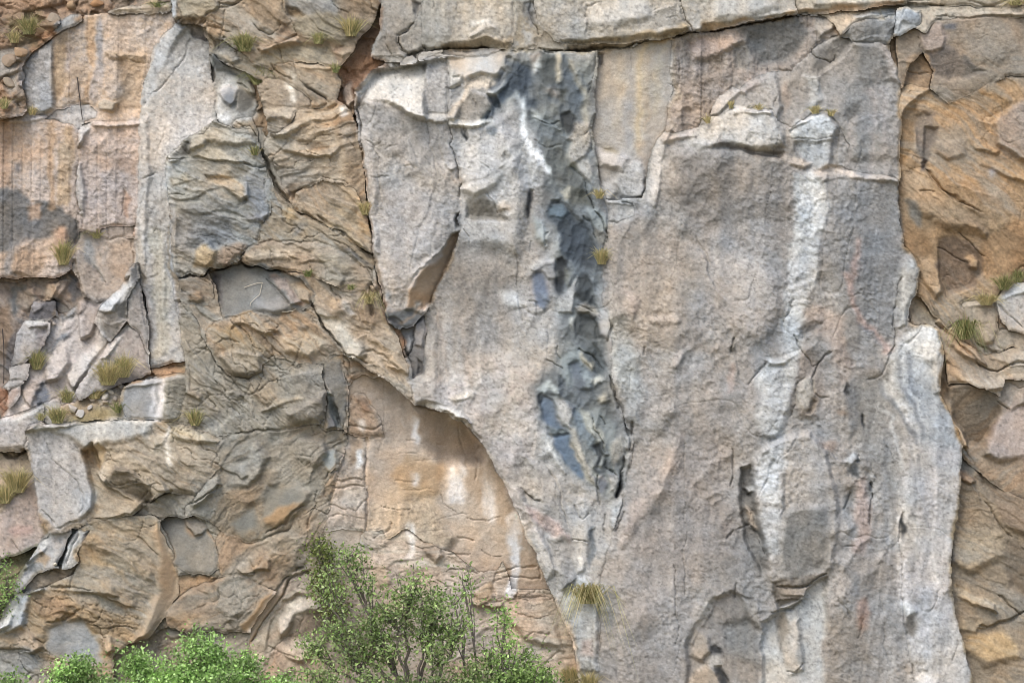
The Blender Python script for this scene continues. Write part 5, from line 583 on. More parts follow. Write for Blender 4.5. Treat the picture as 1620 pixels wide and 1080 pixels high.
    # rubble
    r1, r2, qa, qb, qc, ix, iy = worley(X/30+.25*vn(X/16, Y/16, 3), Y/22+.25*vn(X/16, Y/16, 6), 12)
    s1, s2, ta, tb, tc, jx, jy = worley(X/11, Y/9, 14)
    rub = .10*(qa*ix+qb*iy)+.11*np.clip(1-r1*1.15, 0, 1)**.5*(.5+.6*qc) + .04*np.clip(1-s1*1.1, 0, 1)**.7*(.5+.8*tc) + .02*fbm(X, Y, 20, 4, 2, .7)
    for t, f in zip(TYPES, (gr, oc, dk, dr, sm, rub)): z += TW[t]*f
    D = D + .78*DF + AMP*z + .02*fbm(X, Y, 260, 2, 5)
    # colour
    n1 = fbm(X, Y, 75, 4, 8, .6); n2 = fbm(X, Y, 7, 3, 12, .85); n3 = fbm(X, Y, 190, 3, 14, .5)
    a = sstep(-.5, .5, n1 + .35*n2)
    oband = vn(v/6.0, u/130, 3)*.7+vn(v/15, u/180, 7)*.8+.5*vn(v/2.9, u/50, 9)
    a = a*(1-TW['o']) + TW['o']*sstep(-.8, .8, oband*.8+n1*.8)
    c = C1 + (C2-C1)*a[..., None]
    # grey-olive layers and patches through the gneiss
    og = TW['o']*np.clip(.66*sstep(-.22, .7, n3*.7+oband*.35+.25*n1), 0, .66)
    c = c + (np.array((138, 136, 124), np.float32)*(c.mean(-1, keepdims=True)/150)-c)*og[..., None]
    lum = 1 + .058*n2*(1-TW['s']*.3) + .07*n3 + .06*n1
    lum = lum + TW['o']*(.085*oband+.05*n3)
    # seepage streaks down the granite, drilled stripes
    sk = vn(X/9, Y/210, 2)*.6+vn(X/24, Y/330, 6)
    lum = lum + TW['g']*(.042*sk+.05*sstep(.1,.9,vn(X/6, Y/160, 13)*vn(X/50, Y/120, 1)*2)) + TW['s']*.045*sk + TW['p']*(.06*st+.03*sk)
    c = c*np.clip(lum, .55, 1.4)[..., None]
    warm = (.034*fbm(X, Y, 48, 3, 10, .6) + .02*n3 + TW['g']*.015*sk)
    c[..., 0] *= 1+warm; c[..., 2] *= 1-1.25*warm
    gz = TW['g']+TW['d']; gm_ = c.mean(-1, keepdims=True); c = gm_+(c-gm_)*(1-.33*gz[..., None])
    # wavy foliation standing on end in the right-hand wall and the centre slab
    vb = X+26*fbm(X, Y, 210, 3, 3, .5)+.12*Y
    fo = vn(vb/4.2, Y/260, 2)*.5+vn(vb/9.5, Y/300, 5)*.7+vn(vb/23, Y/340, 9)*.6
    fm = TW['g']*(sstep(1300, 1350, X)*(1-sstep(1425, 1440, X)*(Y < 480))*sstep(250, 420, Y)*(X < 1540) + sstep(640, 690, X)*(1-sstep(760, 800, X))*sstep(400, 460, Y)*(1-sstep(590, 640, Y)))
    c *= (1+.085*fo*np.clip(fm, 0, 1))[..., None]
    # flecks of pale quartz and dark mica
    fl = fbm(X, Y, 4.2, 2, 15, .8)
    c *= (1+(TW['g']+.8*TW['p'])*(.09*sstep(.4, 1.1, fl)-.15*sstep(.4, 1.1, -fl))+TW['o']*(.08*sstep(.4, 1.1, fl)-.10*sstep(.4, 1.1, -fl)))[..., None]
    c[..., 0] *= 1-.014*TW['g']-.035*TW['d']; c[..., 1] *= 1+.002*TW['g']+.008*TW['d']
    rt = sstep(1410, 1430, X)*TW['o']; c[..., 0] *= 1+.006*rt; c[..., 1] *= 1-.004*rt
    g = c.mean(-1, keepdims=True); c = g+(c-g)*(.86-.14*TW['o'][..., None])
    return np.clip(c*.95, 5, 250)
# close the seams that no rock covers: the neighbours grow into them
SOLID = np.array([p_['thing'] is None and i_ > 0 for i_, p_ in enumerate(PIECES)])
for it in range(14):
    for dy_, dx_ in ((0, 1), (0, -1), (1, 0), (-1, 0)):
        s_ = np.roll(np.roll(L, dy_, 0), dx_, 1); m = (L == 0) & SOLID[s_]
        if it == 13 or not m.any(): continue
        for a_ in (D, DF, AMP, ANG, RND, C1, C2, *TW.values()): a_[m] = np.roll(np.roll(a_, dy_, 0), dx_, 1)[m]
        L[m] = s_[m]
COLR = relief()
# chipped edges and open joints where two rocks meet
edge = np.zeros((H, W), bool)
dl = L[:, 1:] != L[:, :-1]; edge[:, 1:] |= dl; edge[:, :-1] |= dl
dl = L[1:] != L[:-1]; edge[1:] |= dl; edge[:-1] |= dl
dist = np.where(edge, 0, 99).astype(np.float32)
for i in range(7):
    m = dist.copy()
    m[1:] = np.minimum(m[1:], dist[:-1]+1); m[:-1] = np.minimum(m[:-1], dist[1:]+1)
    m[:, 1:] = np.minimum(m[:, 1:], dist[:, :-1]+1); m[:, :-1] = np.minimum(m[:, :-1], dist[:, 1:]+1)
    m[1:, 1:] = np.minimum(m[1:, 1:], dist[:-1, :-1]+1.4); m[:-1, :-1] = np.minimum(m[:-1, :-1], dist[1:, 1:]+1.4)
    m[1:, :-1] = np.minimum(m[1:, :-1], dist[:-1, 1:]+1.4); m[:-1, 1:] = np.minimum(m[:-1, 1:], dist[1:, :-1]+1.4)
    dist = m
kk = 1.2 + 2.4*np.clip(vn(GX/40, GY/40, 3)+.5, 0, 1.5)
step_ = sstep(.04, .28, JUMP)
D -= .16*RND*step_*(np.clip(1-dist/kk, 0, 1)**2)*(.6+.5*vn(GX/14, GY/14, 6))
OPEN = np.zeros((H, W), np.float32) + (1-step_)*sstep(-.35, .35, vn(GX/60, GY/60, 12))
D -= .028*OPEN*sstep(.005, .04, RND)*np.exp(-(dist/.9)**2)

ALB = 0.92
def lin(c):
    c = c/255.0
    return np.where(c <= .04045, c/12.92, ((c+.055)/1.055)**2.4)
LINC = (lin(COLR)*ALB).astype(np.float32)

# ---------------------------------------------------------------- materials
def rock_material(name, scale=1.0, bump=.35, speck=.25, rough=.92):
    m = bpy.data.materials.new(name); m.use_nodes = True
    n = m.node_tree.nodes; l = m.node_tree.links; b = n['Principled BSDF']
    at = n.new('ShaderNodeAttribute'); at.attribute_name = 'rock_color'
    tc = n.new('ShaderNodeTexCoord')
    n1 = n.new('ShaderNodeTexNoise'); n1.inputs['Scale'].default_value = 42*scale; n1.inputs['Detail'].default_value = 4; n1.inputs['Roughness'].default_value = .7
    n2 = n.new('ShaderNodeTexNoise'); n2.inputs['Scale'].default_value = 18*scale; n2.inputs['Detail'].default_value = 5; n2.inputs['Roughness'].default_value = .65
    l.new(tc.outputs['Object'], n1.inputs['Vector']); l.new(tc.outputs['Object'], n2.inputs['Vector'])
    mr = n.new('ShaderNodeMapRange'); mr.inputs['From Min'].default_value = .3; mr.inputs['From Max'].default_value = .7
    mr.inputs['To Min'].default_value = 1-speck; mr.inputs['To Max'].default_value = 1+speck
    l.new(n1.outputs['Fac'], mr.inputs['Value'])
    mx = n.new('ShaderNodeVectorMath'); mx.operation = 'SCALE'
    l.new(at.outputs['Color'], mx.inputs[0]); l.new(mr.outputs[0], mx.inputs['Scale']); l.new(mx.outputs[0], b.inputs['Base Color'])
    ad = n.new('ShaderNodeMath'); ad.operation = 'MULTIPLY_ADD'; ad.inputs[1].default_value = .5
    l.new(n1.outputs['Fac'], ad.inputs[0]); l.new(n2.outputs['Fac'], ad.inputs[2])
    bp = n.new('ShaderNodeBump'); bp.inputs['Strength'].default_value = bump; bp.inputs['Distance'].default_value = .03
    l.new(ad.outputs[0], bp.inputs['Height']); l.new(bp.outputs[0], b.inputs['Normal'])
    b.inputs['Roughness'].default_value = rough; b.inputs['Specular IOR Level'].default_value = .25
    return m
MAT = {'g': rock_material('granite', 1.4, .45, .10), 'o': rock_material('gneiss', 1.2, .45, .12), 'd': rock_material('dark_rock', 1.2, .4, .12, .8),
       'p': rock_material('drilled_granite', 1.25, .5, .15), 's': rock_material('smooth_rock', .9, .4, .14), 'r': rock_material('earth_and_rubble', 1.1, .6, .25)}

# ---------------------------------------------------------------- meshes
def wx(px): return (px-810.0)/100.0
def wz(py): return CAM_Z+(540.0-py)/100.0
def link(name, me, mat, parent=None):
    o = bpy.data.objects.new(name, me); COL.objects.link(o)
    if mat: me.materials.append(mat)
    if parent: o.parent = parent
    return o
def np_mesh(name, co, quads, col=None, smooth=True, attr='rock_color', tris=None):
    me = bpy.data.meshes.new(name)
    nq = len(quads); nt = 0 if tris is None else len(tris)
    me.vertices.add(len(co)); me.vertices.foreach_set('co', np.asarray(co, np.float32).ravel())
    loops = np.asarray(quads, np.int32).ravel()
    if nt: loops = np.concatenate([loops, np.asarray(tris, np.int32).ravel()])
    me.loops.add(len(loops)); me.loops.foreach_set('vertex_index', loops)
    me.polygons.add(nq+nt)
    st = np.arange(nq, dtype=np.int32)*4
    if nt: st = np.concatenate([st, nq*4+np.arange(nt, dtype=np.int32)*3])
    me.polygons.foreach_set('loop_start', st)
    me.polygons.foreach_set('use_smooth', np.full(nq+nt, smooth))
    if col is not None:
        a = me.attributes.new(attr, 'FLOAT_COLOR', 'POINT')
        a.data.foreach_set('color', np.concatenate([col, np.ones((len(col), 1))], 1).astype(np.float32).ravel())
    me.update(calc_edges=True); me.validate()
    return me
def nb(a):      # sum over the eight neighbours
    s = np.zeros_like(a); n0, n1 = a.shape[:2]
    for j in (-1, 0, 1):
        for i in (-1, 0, 1):
            if i or j: s[max(j, 0):n0+min(j, 0), max(i, 0):n1+min(i, 0)] += a[max(-j, 0):n0+min(-j, 0), max(-i, 0):n1+min(-i, 0)]
    return s
BACK = -2.2
def piece_mesh(k, name, back):
    ys, xs = np.where(L == k)
    if len(ys) < 12: return None
    y0, y1 = max(ys.min()-2, 0), min(ys.max()+3, H); x0, x1 = max(xs.min()-2, 0), min(xs.max()+3, W)
    m = L[y0:y1, x0:x1] == k
    mf = m.astype(np.float32); d = D[y0:y1, x0:x1]*mf; c = LINC[y0:y1, x0:x1]*mf[..., None]
    cnt = np.maximum(nb(mf), 1e-6)
    op = OPEN[y0:y1, x0:x1]; d = np.where(m, d, nb(d)/cnt - .014*(1-op*.3)*np.where(JUMP[y0:y1, x0:x1] > .06, 1, .25)); c = np.where(m[..., None], c, nb(c)/cnt[..., None])
    q = m[:-1, :-1] | m[1:, :-1] | m[:-1, 1:] | m[1:, 1:]
    vm = np.zeros(m.shape, bool); vm[:-1, :-1] |= q; vm[1:, :-1] |= q; vm[:-1, 1:] |= q; vm[1:, 1:] |= q
    idx = np.full(m.shape, -1, np.int32); nv = int(vm.sum()); idx[vm] = np.arange(nv)
    X = wx(GX[y0:y1, x0:x1][vm]); Z = wz(GY[y0:y1, x0:x1][vm]); Y = -d[vm]
    co = np.stack([X, Y, Z], 1); cc = c[vm]
    a, b_, e, f = idx[:-1, :-1][q], idx[:-1, 1:][q], idx[1:, 1:][q], idx[1:, :-1][q]
    quads = [np.stack([a, f, e, b_], 1)]
    # sides, straight back into the cliff
    pad = np.pad(q, 1)
    up = q & ~pad[:-2, 1:-1]; dn = q & ~pad[2:, 1:-1]; lf = q & ~pad[1:-1, :-2]; rt = q & ~pad[1:-1, 2:]
    es = np.concatenate([np.stack([idx[:-1, :-1][up], idx[:-1, 1:][up]], 1), np.stack([idx[1:, 1:][dn], idx[1:, :-1][dn]], 1),
                         np.stack([idx[1:, :-1][lf], idx[:-1, :-1][lf]], 1), np.stack([idx[:-1, 1:][rt], idx[1:, 1:][rt]], 1)])
    bv = np.unique(es); bi = np.full(nv, -1, np.int32)
    dm = float(np.median(d[m]))
    bk = BACK if back is None else dm-back
    lay = [co]; cl = [cc]; prev = bi.copy(); prev[bv] = bv; tot = nv
    for fr in (.12, .45, 1.0):
        nx = np.full(nv, -1, np.int32); nx[bv] = tot+np.arange(len(bv)); tot += len(bv)
        p = co[bv].copy(); p[:, 1] += (-bk-p[:, 1])*fr
        if fr < 1:
            jit = .018; hsh = vn(p[:, 0]*6, p[:, 2]*6+p[:, 1]*9, 3); p[:, 0] += jit*hsh; p[:, 2] += jit*vn(p[:, 0]*6+7, p[:, 2]*6-p[:, 1]*9, 5)
        lay.append(p); cl.append(cc[bv])
        quads.append(np.stack([es[:, 0]*0+prev[es[:, 1]], es[:, 0]*0+prev[es[:, 0]], nx[es[:, 0]], nx[es[:, 1]]], 1)); prev = nx
    if back is not None:      # a loose block is closed at the back
        o2 = co.copy(); o2[:, 1] = -bk; inn = np.setdiff1d(np.arange(nv), bv)
        bm = np.full(nv, -1, np.int32); bm[bv] = prev[bv]; bm[inn] = tot+np.arange(len(inn))
        lay.append(o2[inn]); cl.append(cc[inn]); qq = quads[0]
        quads.append(bm[qq[:, ::-1]])
    return np_mesh(name, np.concatenate(lay), np.concatenate(quads), np.concatenate(cl))

# the body of the cliff behind the rocks, its top and its flanks
def grid_sheet(name, P0, U, V, nu, nv, amp, col, seed):
    s, t = np.meshgrid(np.linspace(0, 1, nu), np.linspace(0, 1, nv)); P0, U, V = map(np.array, (P0, U, V))
    p = P0+s[..., None]*U+t[..., None]*V; nrm = np.cross(U, V); nrm = nrm/np.linalg.norm(nrm)
    a = (p[..., 0]+p[..., 1]*.7)*40; b = (p[..., 2]+p[..., 1])*40
    h = fbm(a.astype(np.float32), b.astype(np.float32), 160, 5, seed, .55)
    p = p+nrm*(amp*h)[..., None]; i = np.arange(nu*nv).reshape(nv, nu)
    qd = np.stack([i[:-1, :-1], i[:-1, 1:], i[1:, 1:], i[1:, :-1]], -1).reshape(-1, 4)
    cc = (lin(np.array(col, np.float64))*ALB)[None]*(1+.15*fbm(a.astype(np.float32), b.astype(np.float32), 60, 3, seed+1).reshape(-1, 1))
    return p.reshape(-1, 3), qd, cc
XL, XR, ZT = wx(XS[0]), wx(XS[-1]), wz(YS[0])
parts_ = [grid_sheet('b', (XL-30, 2.35, -.5), (XR-XL+60, 0, 0), (0, 0, ZT+.5), 220, 80, .05, (150, 136, 120), 1),
          grid_sheet('t', (XL-30, 2.2, ZT-.05), (XR-XL+60, 0, 0), (0, 60, 6), 160, 60, .5, (150, 134, 104), 4),
          grid_sheet('l', (XL-30, .9, -.5), (30.1, 0, 0), (0, 1.2, ZT+.6), 120, 60, .35, (170, 158, 144), 6),
          grid_sheet('r', (XR-.1, .9, -.5), (30.1, 0, 0), (0, 1.2, ZT+.6), 120, 60, .35, (170, 150, 122), 8)]
cos, qds, ccs, off = [], [], [], 0
for p_, q_, c_ in parts_: cos.append(p_); qds.append(q_+off); ccs.append(c_); off += len(p_)
cliff = link('cliff', np_mesh('cliff', np.concatenate(cos), np.concatenate(qds), np.concatenate(ccs)), MAT['g'])
cliff['kind'] = 'structure'; cliff['label'] = 'quarried rock cliff of grey granite slabs and ochre folded gneiss'
for k, pc in enumerate(PIECES):
    th = pc['thing']; nm = pc['name']
    me = piece_mesh(k, nm, th['back'] if th else None)
    if me is None: continue
    sel = L == k
    ty = max(TYPES, key=lambda t: float(TW[t][sel].sum()))
    o = link(nm, me, MAT[ty], None if th else cliff)
    if th: o['label'] = th['label']; o['category'] = 'boulder' if nm == 'boulder' else 'stone'

# ---------------------------------------------------------------- ground
gm = bpy.data.materials.new('dry_ground'); gm.use_nodes = True
n = gm.node_tree.nodes; l = gm.node_tree.links; b = n['Principled BSDF']
tx = n.new('ShaderNodeTexNoise'); tx.inputs['Scale'].default_value = .8; tx.inputs['Detail'].default_value = 8
cr = n.new('ShaderNodeValToRGB'); cr.color_ramp.elements[0].position = .35; cr.color_ramp.elements[0].color = (.13, .12, .06, 1)
cr.color_ramp.elements[1].position = .65; cr.color_ramp.elements[1].color = (.30, .24, .16, 1)
tcn = n.new('ShaderNodeTexCoord'); l.new(tcn.outputs['Object'], tx.inputs['Vector']); l.new(tx.outputs[0], cr.inputs[0]); l.new(cr.outputs[0], b.inputs['Base Color'])
b.inputs['Roughness'].default_value = .95
gxs = np.concatenate([np.linspace(-1500, -40, 12), np.linspace(-38, 38, 120), np.linspace(40, 1500, 12)])
gys = np.concatenate([np.linspace(-1500, -60, 12), np.linspace(-55, 3, 90)])
A, Bm = np.meshgrid(gxs, gys)
zz = .12*fbm((A*30).astype(np.float32), (Bm*30).astype(np.float32), 120, 4, 3)*(np.abs(A) < 45)
i = np.arange(A.size).reshape(A.shape)
ground = link('ground', np_mesh('ground', np.stack([A, Bm, zz], -1).reshape(-1, 3), np.stack([i[:-1, :-1], i[:-1, 1:], i[1:, 1:], i[1:, :-1]], -1).reshape(-1, 4)), gm)
ground['kind'] = 'structure'
# ================================================================= plants
def leaf_material(name, attr='leaf_color', trans=.35):
    m = bpy.data.materials.new(name); m.use_nodes = True
    n = m.node_tree.nodes; l = m.node_tree.links; b = n['Principled BSDF']
    at = n.new('ShaderNodeAttribute'); at.attribute_name = attr
    l.new(at.outputs['Color'], b.inputs['Base Color']); b.inputs['Roughness'].default_value = .55; b.inputs['Specular IOR Level'].default_value = .3
    tr = n.new('ShaderNodeBsdfTranslucent'); l.new(at.outputs['Color'], tr.inputs['Color'])
    mx = n.new('ShaderNodeMixShader'); mx.inputs[0].default_value = trans
    l.new(b.outputs[0], mx.inputs[1]); l.new(tr.outputs[0], mx.inputs[2]); l.new(mx.outputs[0], n['Material Output'].inputs[0])
    return m
GRASS = leaf_material('grass_blades'); LEAF = leaf_material('leaves', trans=.4)
bark = bpy.data.materials.new('bark'); bark.use_nodes = True
n = bark.node_tree.nodes; l = bark.node_tree.links; b = n['Principled BSDF']
tx = n.new('ShaderNodeTexNoise'); tx.inputs['Scale'].default_value = 25; cr = n.new('ShaderNodeValToRGB')
cr.color_ramp.elements[0].color = (.05, .04, .035, 1); cr.color_ramp.elements[1].color = (.22, .19, .16, 1)
l.new(tx.outputs[0], cr.inputs[0]); l.new(cr.outputs[0], b.inputs['Base Color']); b.inputs['Roughness'].default_value = .9

def depth_at(px, py, r=3):
    i = int(np.clip(np.searchsorted(XS, px), 0, W-1)); j = int(np.clip(np.searchsorted(YS, py), 0, H-1))
    return float(np.median(D[max(j-r, 0):j+r+1, max(i-r, 0):i+r+1]))
def tuft(px, py, w, h, label, dry=.5, nbl=160, lean=0.0, droop=.35, seed=0, out=.06):
    """a clump of grass rooted in the rock; w, h in sheet px; dry 0 green .. 1 straw"""
    rs = np.random.RandomState(1000+seed); d = depth_at(px, py)+out
    co, tri, cl = [], [], []
    base = np.array([wx(px), -d, wz(py)])
    for i in range(nbl):
        r = rs.rand()**.5; an = rs.rand()*2*math.pi
        b0 = base+np.array([math.cos(an)*r*w*.0022, -abs(math.sin(an))*r*.06, rs.uniform(-.01, .015)])
        ln = h/100*rs.uniform(.45, 1.08); sp = rs.normal(0, 1)*w/h*.5+lean; fw = -abs(rs.normal(.15, .3))
        dr = droop*rs.uniform(.2, 1.6)*ln
        m1 = b0+np.array([sp*ln*.45, fw*ln*.5, ln*.6]); tip = b0+np.array([sp*ln*1.05, fw*ln*1.1, ln*1.0-dr*abs(sp)*1.3-dr*.3])
        wd = rs.uniform(.0028, .0062); sx = np.array([wd, rs.uniform(-.5, .5)*wd, 0])
        k = len(co); co += [b0-sx, b0+sx, m1-sx*.8, m1+sx*.8, tip]
        tri += [(k, k+1, k+3), (k, k+3, k+2), (k+2, k+3, k+4)]
        t = np.clip(dry+rs.normal(0, .28), 0, 1)
        g = np.array((112, 128, 76))*(1-t)+np.array((212, 198, 150))*t
        g = lin(g*rs.uniform(.8, 1.15)); g0 = g*.85
        cl += [g0, g0, g, g, g*1.1]
    me = np_mesh('grass_tuft', np.array(co), np.zeros((0, 4), np.int32), np.array(cl), True, 'leaf_color', np.array(tri))
    o = link('grass_tuft', me, GRASS); o['label'] = label; o['category'] = 'grass'; o['group'] = 'grass tufts rooted in the cliff'
    return o
TUFTS = [
 (42,52,44,38,'yellow-green grass tuft on the rubble bank in the top left corner',.45),(20,66,30,26,'thin grass tuft on the rubble at the far upper left',.6),(8,172,26,24,'small dry grass tuft on the left edge level with the metal rod',.6),(48,180,26,18,'dry little grass tuft at the foot of the left drilled wall',.75),
 (388,82,46,38,'bushy olive grass tuft on the ochre block near the top left',.35),(410,133,46,36,'bushy green grass tuft in the corner above the blue-grey lump',.25),(505,70,34,26,'sparse green grass tuft high on the ochre block, centre left',.35),(531,116,22,20,'small dark grass tuft beside the lit ochre block',.3),(556,58,40,40,'long yellowish grass strands at the top of the earth gully',.6),(404,246,24,22,'tiny green tuft in the crevice left of the big ochre block',.25),
 (98,418,36,48,'tall pale grass tuft on the left wall below the dark stain',.55),(150,376,26,22,'dark straw grass tuft on the pink ledge left of the tall slab',.5),(57,584,36,40,'yellow-green grass tuft right of the large squared boulder',.35),(172,608,52,50,'brownish dry grass clump at the foot of the leaning slab',.8),(196,596,44,48,'pale upright grass clump on the soil ledge beside the tall slab',.6),(106,636,32,30,'green-yellow grass tuft at the upper left of the soil ledge',.4),(94,668,40,36,'bright straw-green grass tuft at the left end of the soil ledge',.45),(150,630,40,24,'thin straw grass on the upper edge of the soil ledge',.7),(66,664,20,16,'little grass tuft between the grey boulder and the pale block',.45),
 (310,672,34,34,'straw-topped grass tuft beside the white vein',.45),(28,778,54,52,'large dry grass clump on the left edge below the grey boulder',.75),(8,795,40,40,'dry grass clump at the very left edge, half cut off',.65),(188,652,22,24,'dark green little tuft under the streaked blue-grey boss',.15),
 (488,438,22,16,'small dark green tuft in the middle of the folded rock face',.05),(556,458,20,12,'tiny green plant left of the leaning block',.1),(578,340,26,28,'wispy straw grass in the gully left of the leaning block',.75),(586,480,26,30,'dead hanging grass roots beside the tip of the leaning block',.95),
 (948,314,26,22,'small straw tuft on the block in the dark seam, upper one',.75),(952,418,32,34,'yellow grass tuft in the dark seam, middle of the wall',.65),(930,952,60,52,'large hanging yellowish grass tuft at the foot of the centre slab',.55),
 (1119,196,16,18,'orange dry tuft on the left rim of the right wall ledge',1.0),(1156,172,16,16,'little orange dry tuft just above the ledge rim',1.0),(1199,175,26,14,'low dry orange tuft on the middle of the ledge',.95),(1290,180,30,18,'wispy pale tuft on the peak of the pale ledge block',.7),(1314,184,20,16,'small brown tuft right of the pale ledge peak',.85),
 (1526,536,40,50,'dark green drooping grass tuft left of the tan boulder',.2),(1560,482,44,26,'pale dead grass on top of the tan boulder',.9),(1588,458,38,32,'dark green and yellow tuft left of the large pale boulder',.3),(1612,446,30,28,'dark green grass tuft at the right edge above the pale boulder',.2),(1606,8,40,14,'yellow grass on the cap ledge in the top right corner',.55),(246,10,36,14,'small green tuft on the rim above the left drilled wall',.15),
 (905,1086,50,44,'tall dry grass at the foot of the recess wall, left clump',.75),(932,1090,40,40,'straw grass clump at the foot of the centre slab edge',.85)]
for i, (px, py, w, h, lab, dry) in enumerate(TUFTS):
    big = w*h
    hang = i in (26, 29, 35)
    tuft(px, py, w*.95, h*.95, lab, min(dry+.25, 1), int(np.clip(big*.15, 55, 320)), 0.0, 1.1 if hang else .35, i, .10 if hang else .05)

def tube(path, r0, r1, sides=6):
    co, qd = [], []; nP = len(path)
    for i, p in enumerate(path):
        t = path[min(i+1, nP-1)]-path[max(i-1, 0)]; t = t/(np.linalg.norm(t)+1e-9)
        a = np.cross(t, (0.3, 1, .2)); a /= np.linalg.norm(a)+1e-9; bb = np.cross(t, a); r = r0+(r1-r0)*i/(nP-1)
        for s in range(sides):
            th = 2*math.pi*s/sides; co.append(p+r*(a*math.cos(th)+bb*math.sin(th)))
    for i in range(nP-1):
        for s in range(sides):
            qd.append((i*sides+s, i*sides+(s+1) % sides, (i+1)*sides+(s+1) % sides, (i+1)*sides+s))
    return np.array(co), np.array(qd)
class Acc:
    def __init__(s): s.co = []; s.q = []; s.n = 0
    def add(s, c, q): s.co.append(c); s.q.append(q+s.n); s.n += len(c)
def shrub(name, base, lobes, label, cols, nleaf, leaf=.055, stems=4, seed=0, trunk_r=.05, cat='shrub', twigs=3, fork=None, group='green shrubs at the foot of the cliff', dens=.75):
    """trunk with limbs to each lobe; leaves spread on twigs through the lobes (px, py, depth, rx, ry, weight)"""
    rs = np.random.RandomState(seed)
    root = bpy.data.objects.new(name, None); COL.objects.link(root)
    B0 = np.array([wx(base[0]), -base[1], wz(base[2]) if len(base) > 2 else 0.0]); root.location = B0
    wood = Acc(); LP, LN = [], []
    tw = sum(q[5] for q in lobes)
    forks = [B0+np.array([rs.normal(0, .12), rs.normal(0, .12), 0]) for _ in range(stems)]
    if fork:
        top = np.array([wx(fork[0]), -base[1], wz(fork[1])]); tt = np.linspace(0, 1, 7)[:, None]
        tr = B0+(top-B0)*tt; tr[1:-1] += rs.normal(0, .04, (5, 3)); wood.add(*tube(tr, trunk_r*2.2, trunk_r*1.6, 8)); forks = [top+rs.normal(0, .03, 3) for _ in range(stems)]
    for li, (px, py, dp, rx, ry, wgt) in enumerate(lobes):
        c = np.array([wx(px), -dp, wz(py)]); f = forks[li % stems]
        mid = (f+c)/2+np.array([rs.normal(0, .12), rs.normal(0, .12), rs.normal(.1, .1)]) + (np.array([(c[0]-f[0])*.12, 0, -.12]) if fork else 0); tt = np.linspace(0, 1, 9)[:, None]
        low = c-np.array([0, 0, ry/100*.75])
        path = (1-tt)**2*f+2*tt*(1-tt)*mid+tt**2*low
        path[1:-1] += rs.normal(0, .025, (7, 3)); wood.add(*tube(path, trunk_r*rs.uniform(.75, 1.1), .016))
        nt = max(5, int(twigs*wgt))
        for k in range(nt):
            v = rs.normal(0, 1, 3); v /= np.linalg.norm(v); v *= rs.rand()**.42
            end = c+v*np.array([rx/100, rx/100*.8, ry/100])
            st = path[rs.randint(6, 9)]; m2 = (st+end)/2+rs.normal(0, .07, 3)
            s_ = np.linspace(0, 1, 5)[:, None]; pp = (1-s_)**2*st+2*s_*(1-s_)*m2+s_**2*end
            wood.add(*tube(pp, .011, .004, 4))
            nl = int(nleaf*wgt/tw/nt)
            t2 = .35+.65*rs.rand(nl)
            ps = (1-t2[:, None])**2*st+2*(t2*(1-t2))[:, None]*m2+(t2**2)[:, None]*end
            spread = .10 if rs.rand() < dens else .13
            LP.append(ps+rs.normal(0, 1, (nl, 3))*spread*np.array([1, 1, .8])); LN.append(np.full(nl, rs.uniform(.75, 1.2)))
    LP = np.concatenate(LP); LN = np.concatenate(LN); nL = len(LP)
    ax = rs.normal(0, 1, (nL, 3)); ax[:, 2] -= .35; ax /= np.linalg.norm(ax, axis=1)[:, None]
    up = rs.normal(0, 1, (nL, 3))+np.array([0, -.5, 1.0]); sd_ = np.cross(ax, up); sd_ /= np.linalg.norm(sd_, axis=1)[:, None]; nr = np.cross(sd_, ax)
    ln = leaf*rs.uniform(.45, 1.5, nL)[:, None]; wd = ln*.28
    v0 = LP; v1 = LP+ax*ln*.45+sd_*wd+nr*ln*.06; v2 = LP+ax*ln; v3 = LP+ax*ln*.45-sd_*wd+nr*ln*.06
    co = np.stack([v0, v1, v2, v3], 1).reshape(-1, 3); k = np.arange(nL)*4
    tri = np.concatenate([np.stack([k, k+1, k+2], 1), np.stack([k, k+2, k+3], 1)])
    ci = rs.randint(0, len(cols), nL); cc = lin(np.array(cols, np.float64)[ci]*(LN*rs.uniform(.85, 1.15, nL))[:, None])
    cc = np.repeat(cc, 4, 0)
    me = np_mesh('crown', co-B0, np.zeros((0, 4), np.int32), cc, False, 'leaf_color', tri); o = link('crown', me, LEAF, root)
    me = np_mesh('trunk', np.concatenate(wood.co)-B0, np.concatenate(wood.q)); o2 = link('trunk', me, bark, root)
    root['label'] = label; root['category'] = cat; root['group'] = group
    return root
BRIGHT = [(156,190,112),(174,206,130),(138,172,98),(188,214,150),(126,158,88)]
OLIVE = [(144,160,108),(158,174,118),(128,146,96),(168,182,132),(146,162,118)]
MIDG = [(146,172,104),(132,160,92),(160,184,116),(120,146,86)]
shrub('leafy_shrub',(345,2.0),[(335,1010,2.0,46,34,1.2),(300,1045,2.1,50,34,1.2),(395,1040,2.0,44,30,1.0),(350,1060,2.3,60,34,1.3),(232,1030,1.9,34,26,.8),(255,1062,2.0,44,30,1),(330,1100,2.2,90,40,1.2),(425,1068,2.1,40,24,.8)],'bright green leafy bush with the broadest crown, bottom left of centre',BRIGHT,21000,.056,5,3,twigs=13)
shrub('leafy_shrub',(125,2.1),[(122,1050,2.1,34,28,1),(148,1032,2.1,20,18,.5),(160,1072,2.1,34,22,.8),(110,1085,2.1,44,26,1),(182,1066,2.0,22,24,.4)],'bright green bush with small round crown, second from the left corner',BRIGHT,8500,.054,3,5,twigs=12)
shrub('leafy_shrub',(34,2.2),[(36,1066,2.2,22,20,1),(20,1090,2.2,30,22,1)],'small bright green bush tip in the bottom left corner',BRIGHT,2000,.06,2,8,twigs=12)
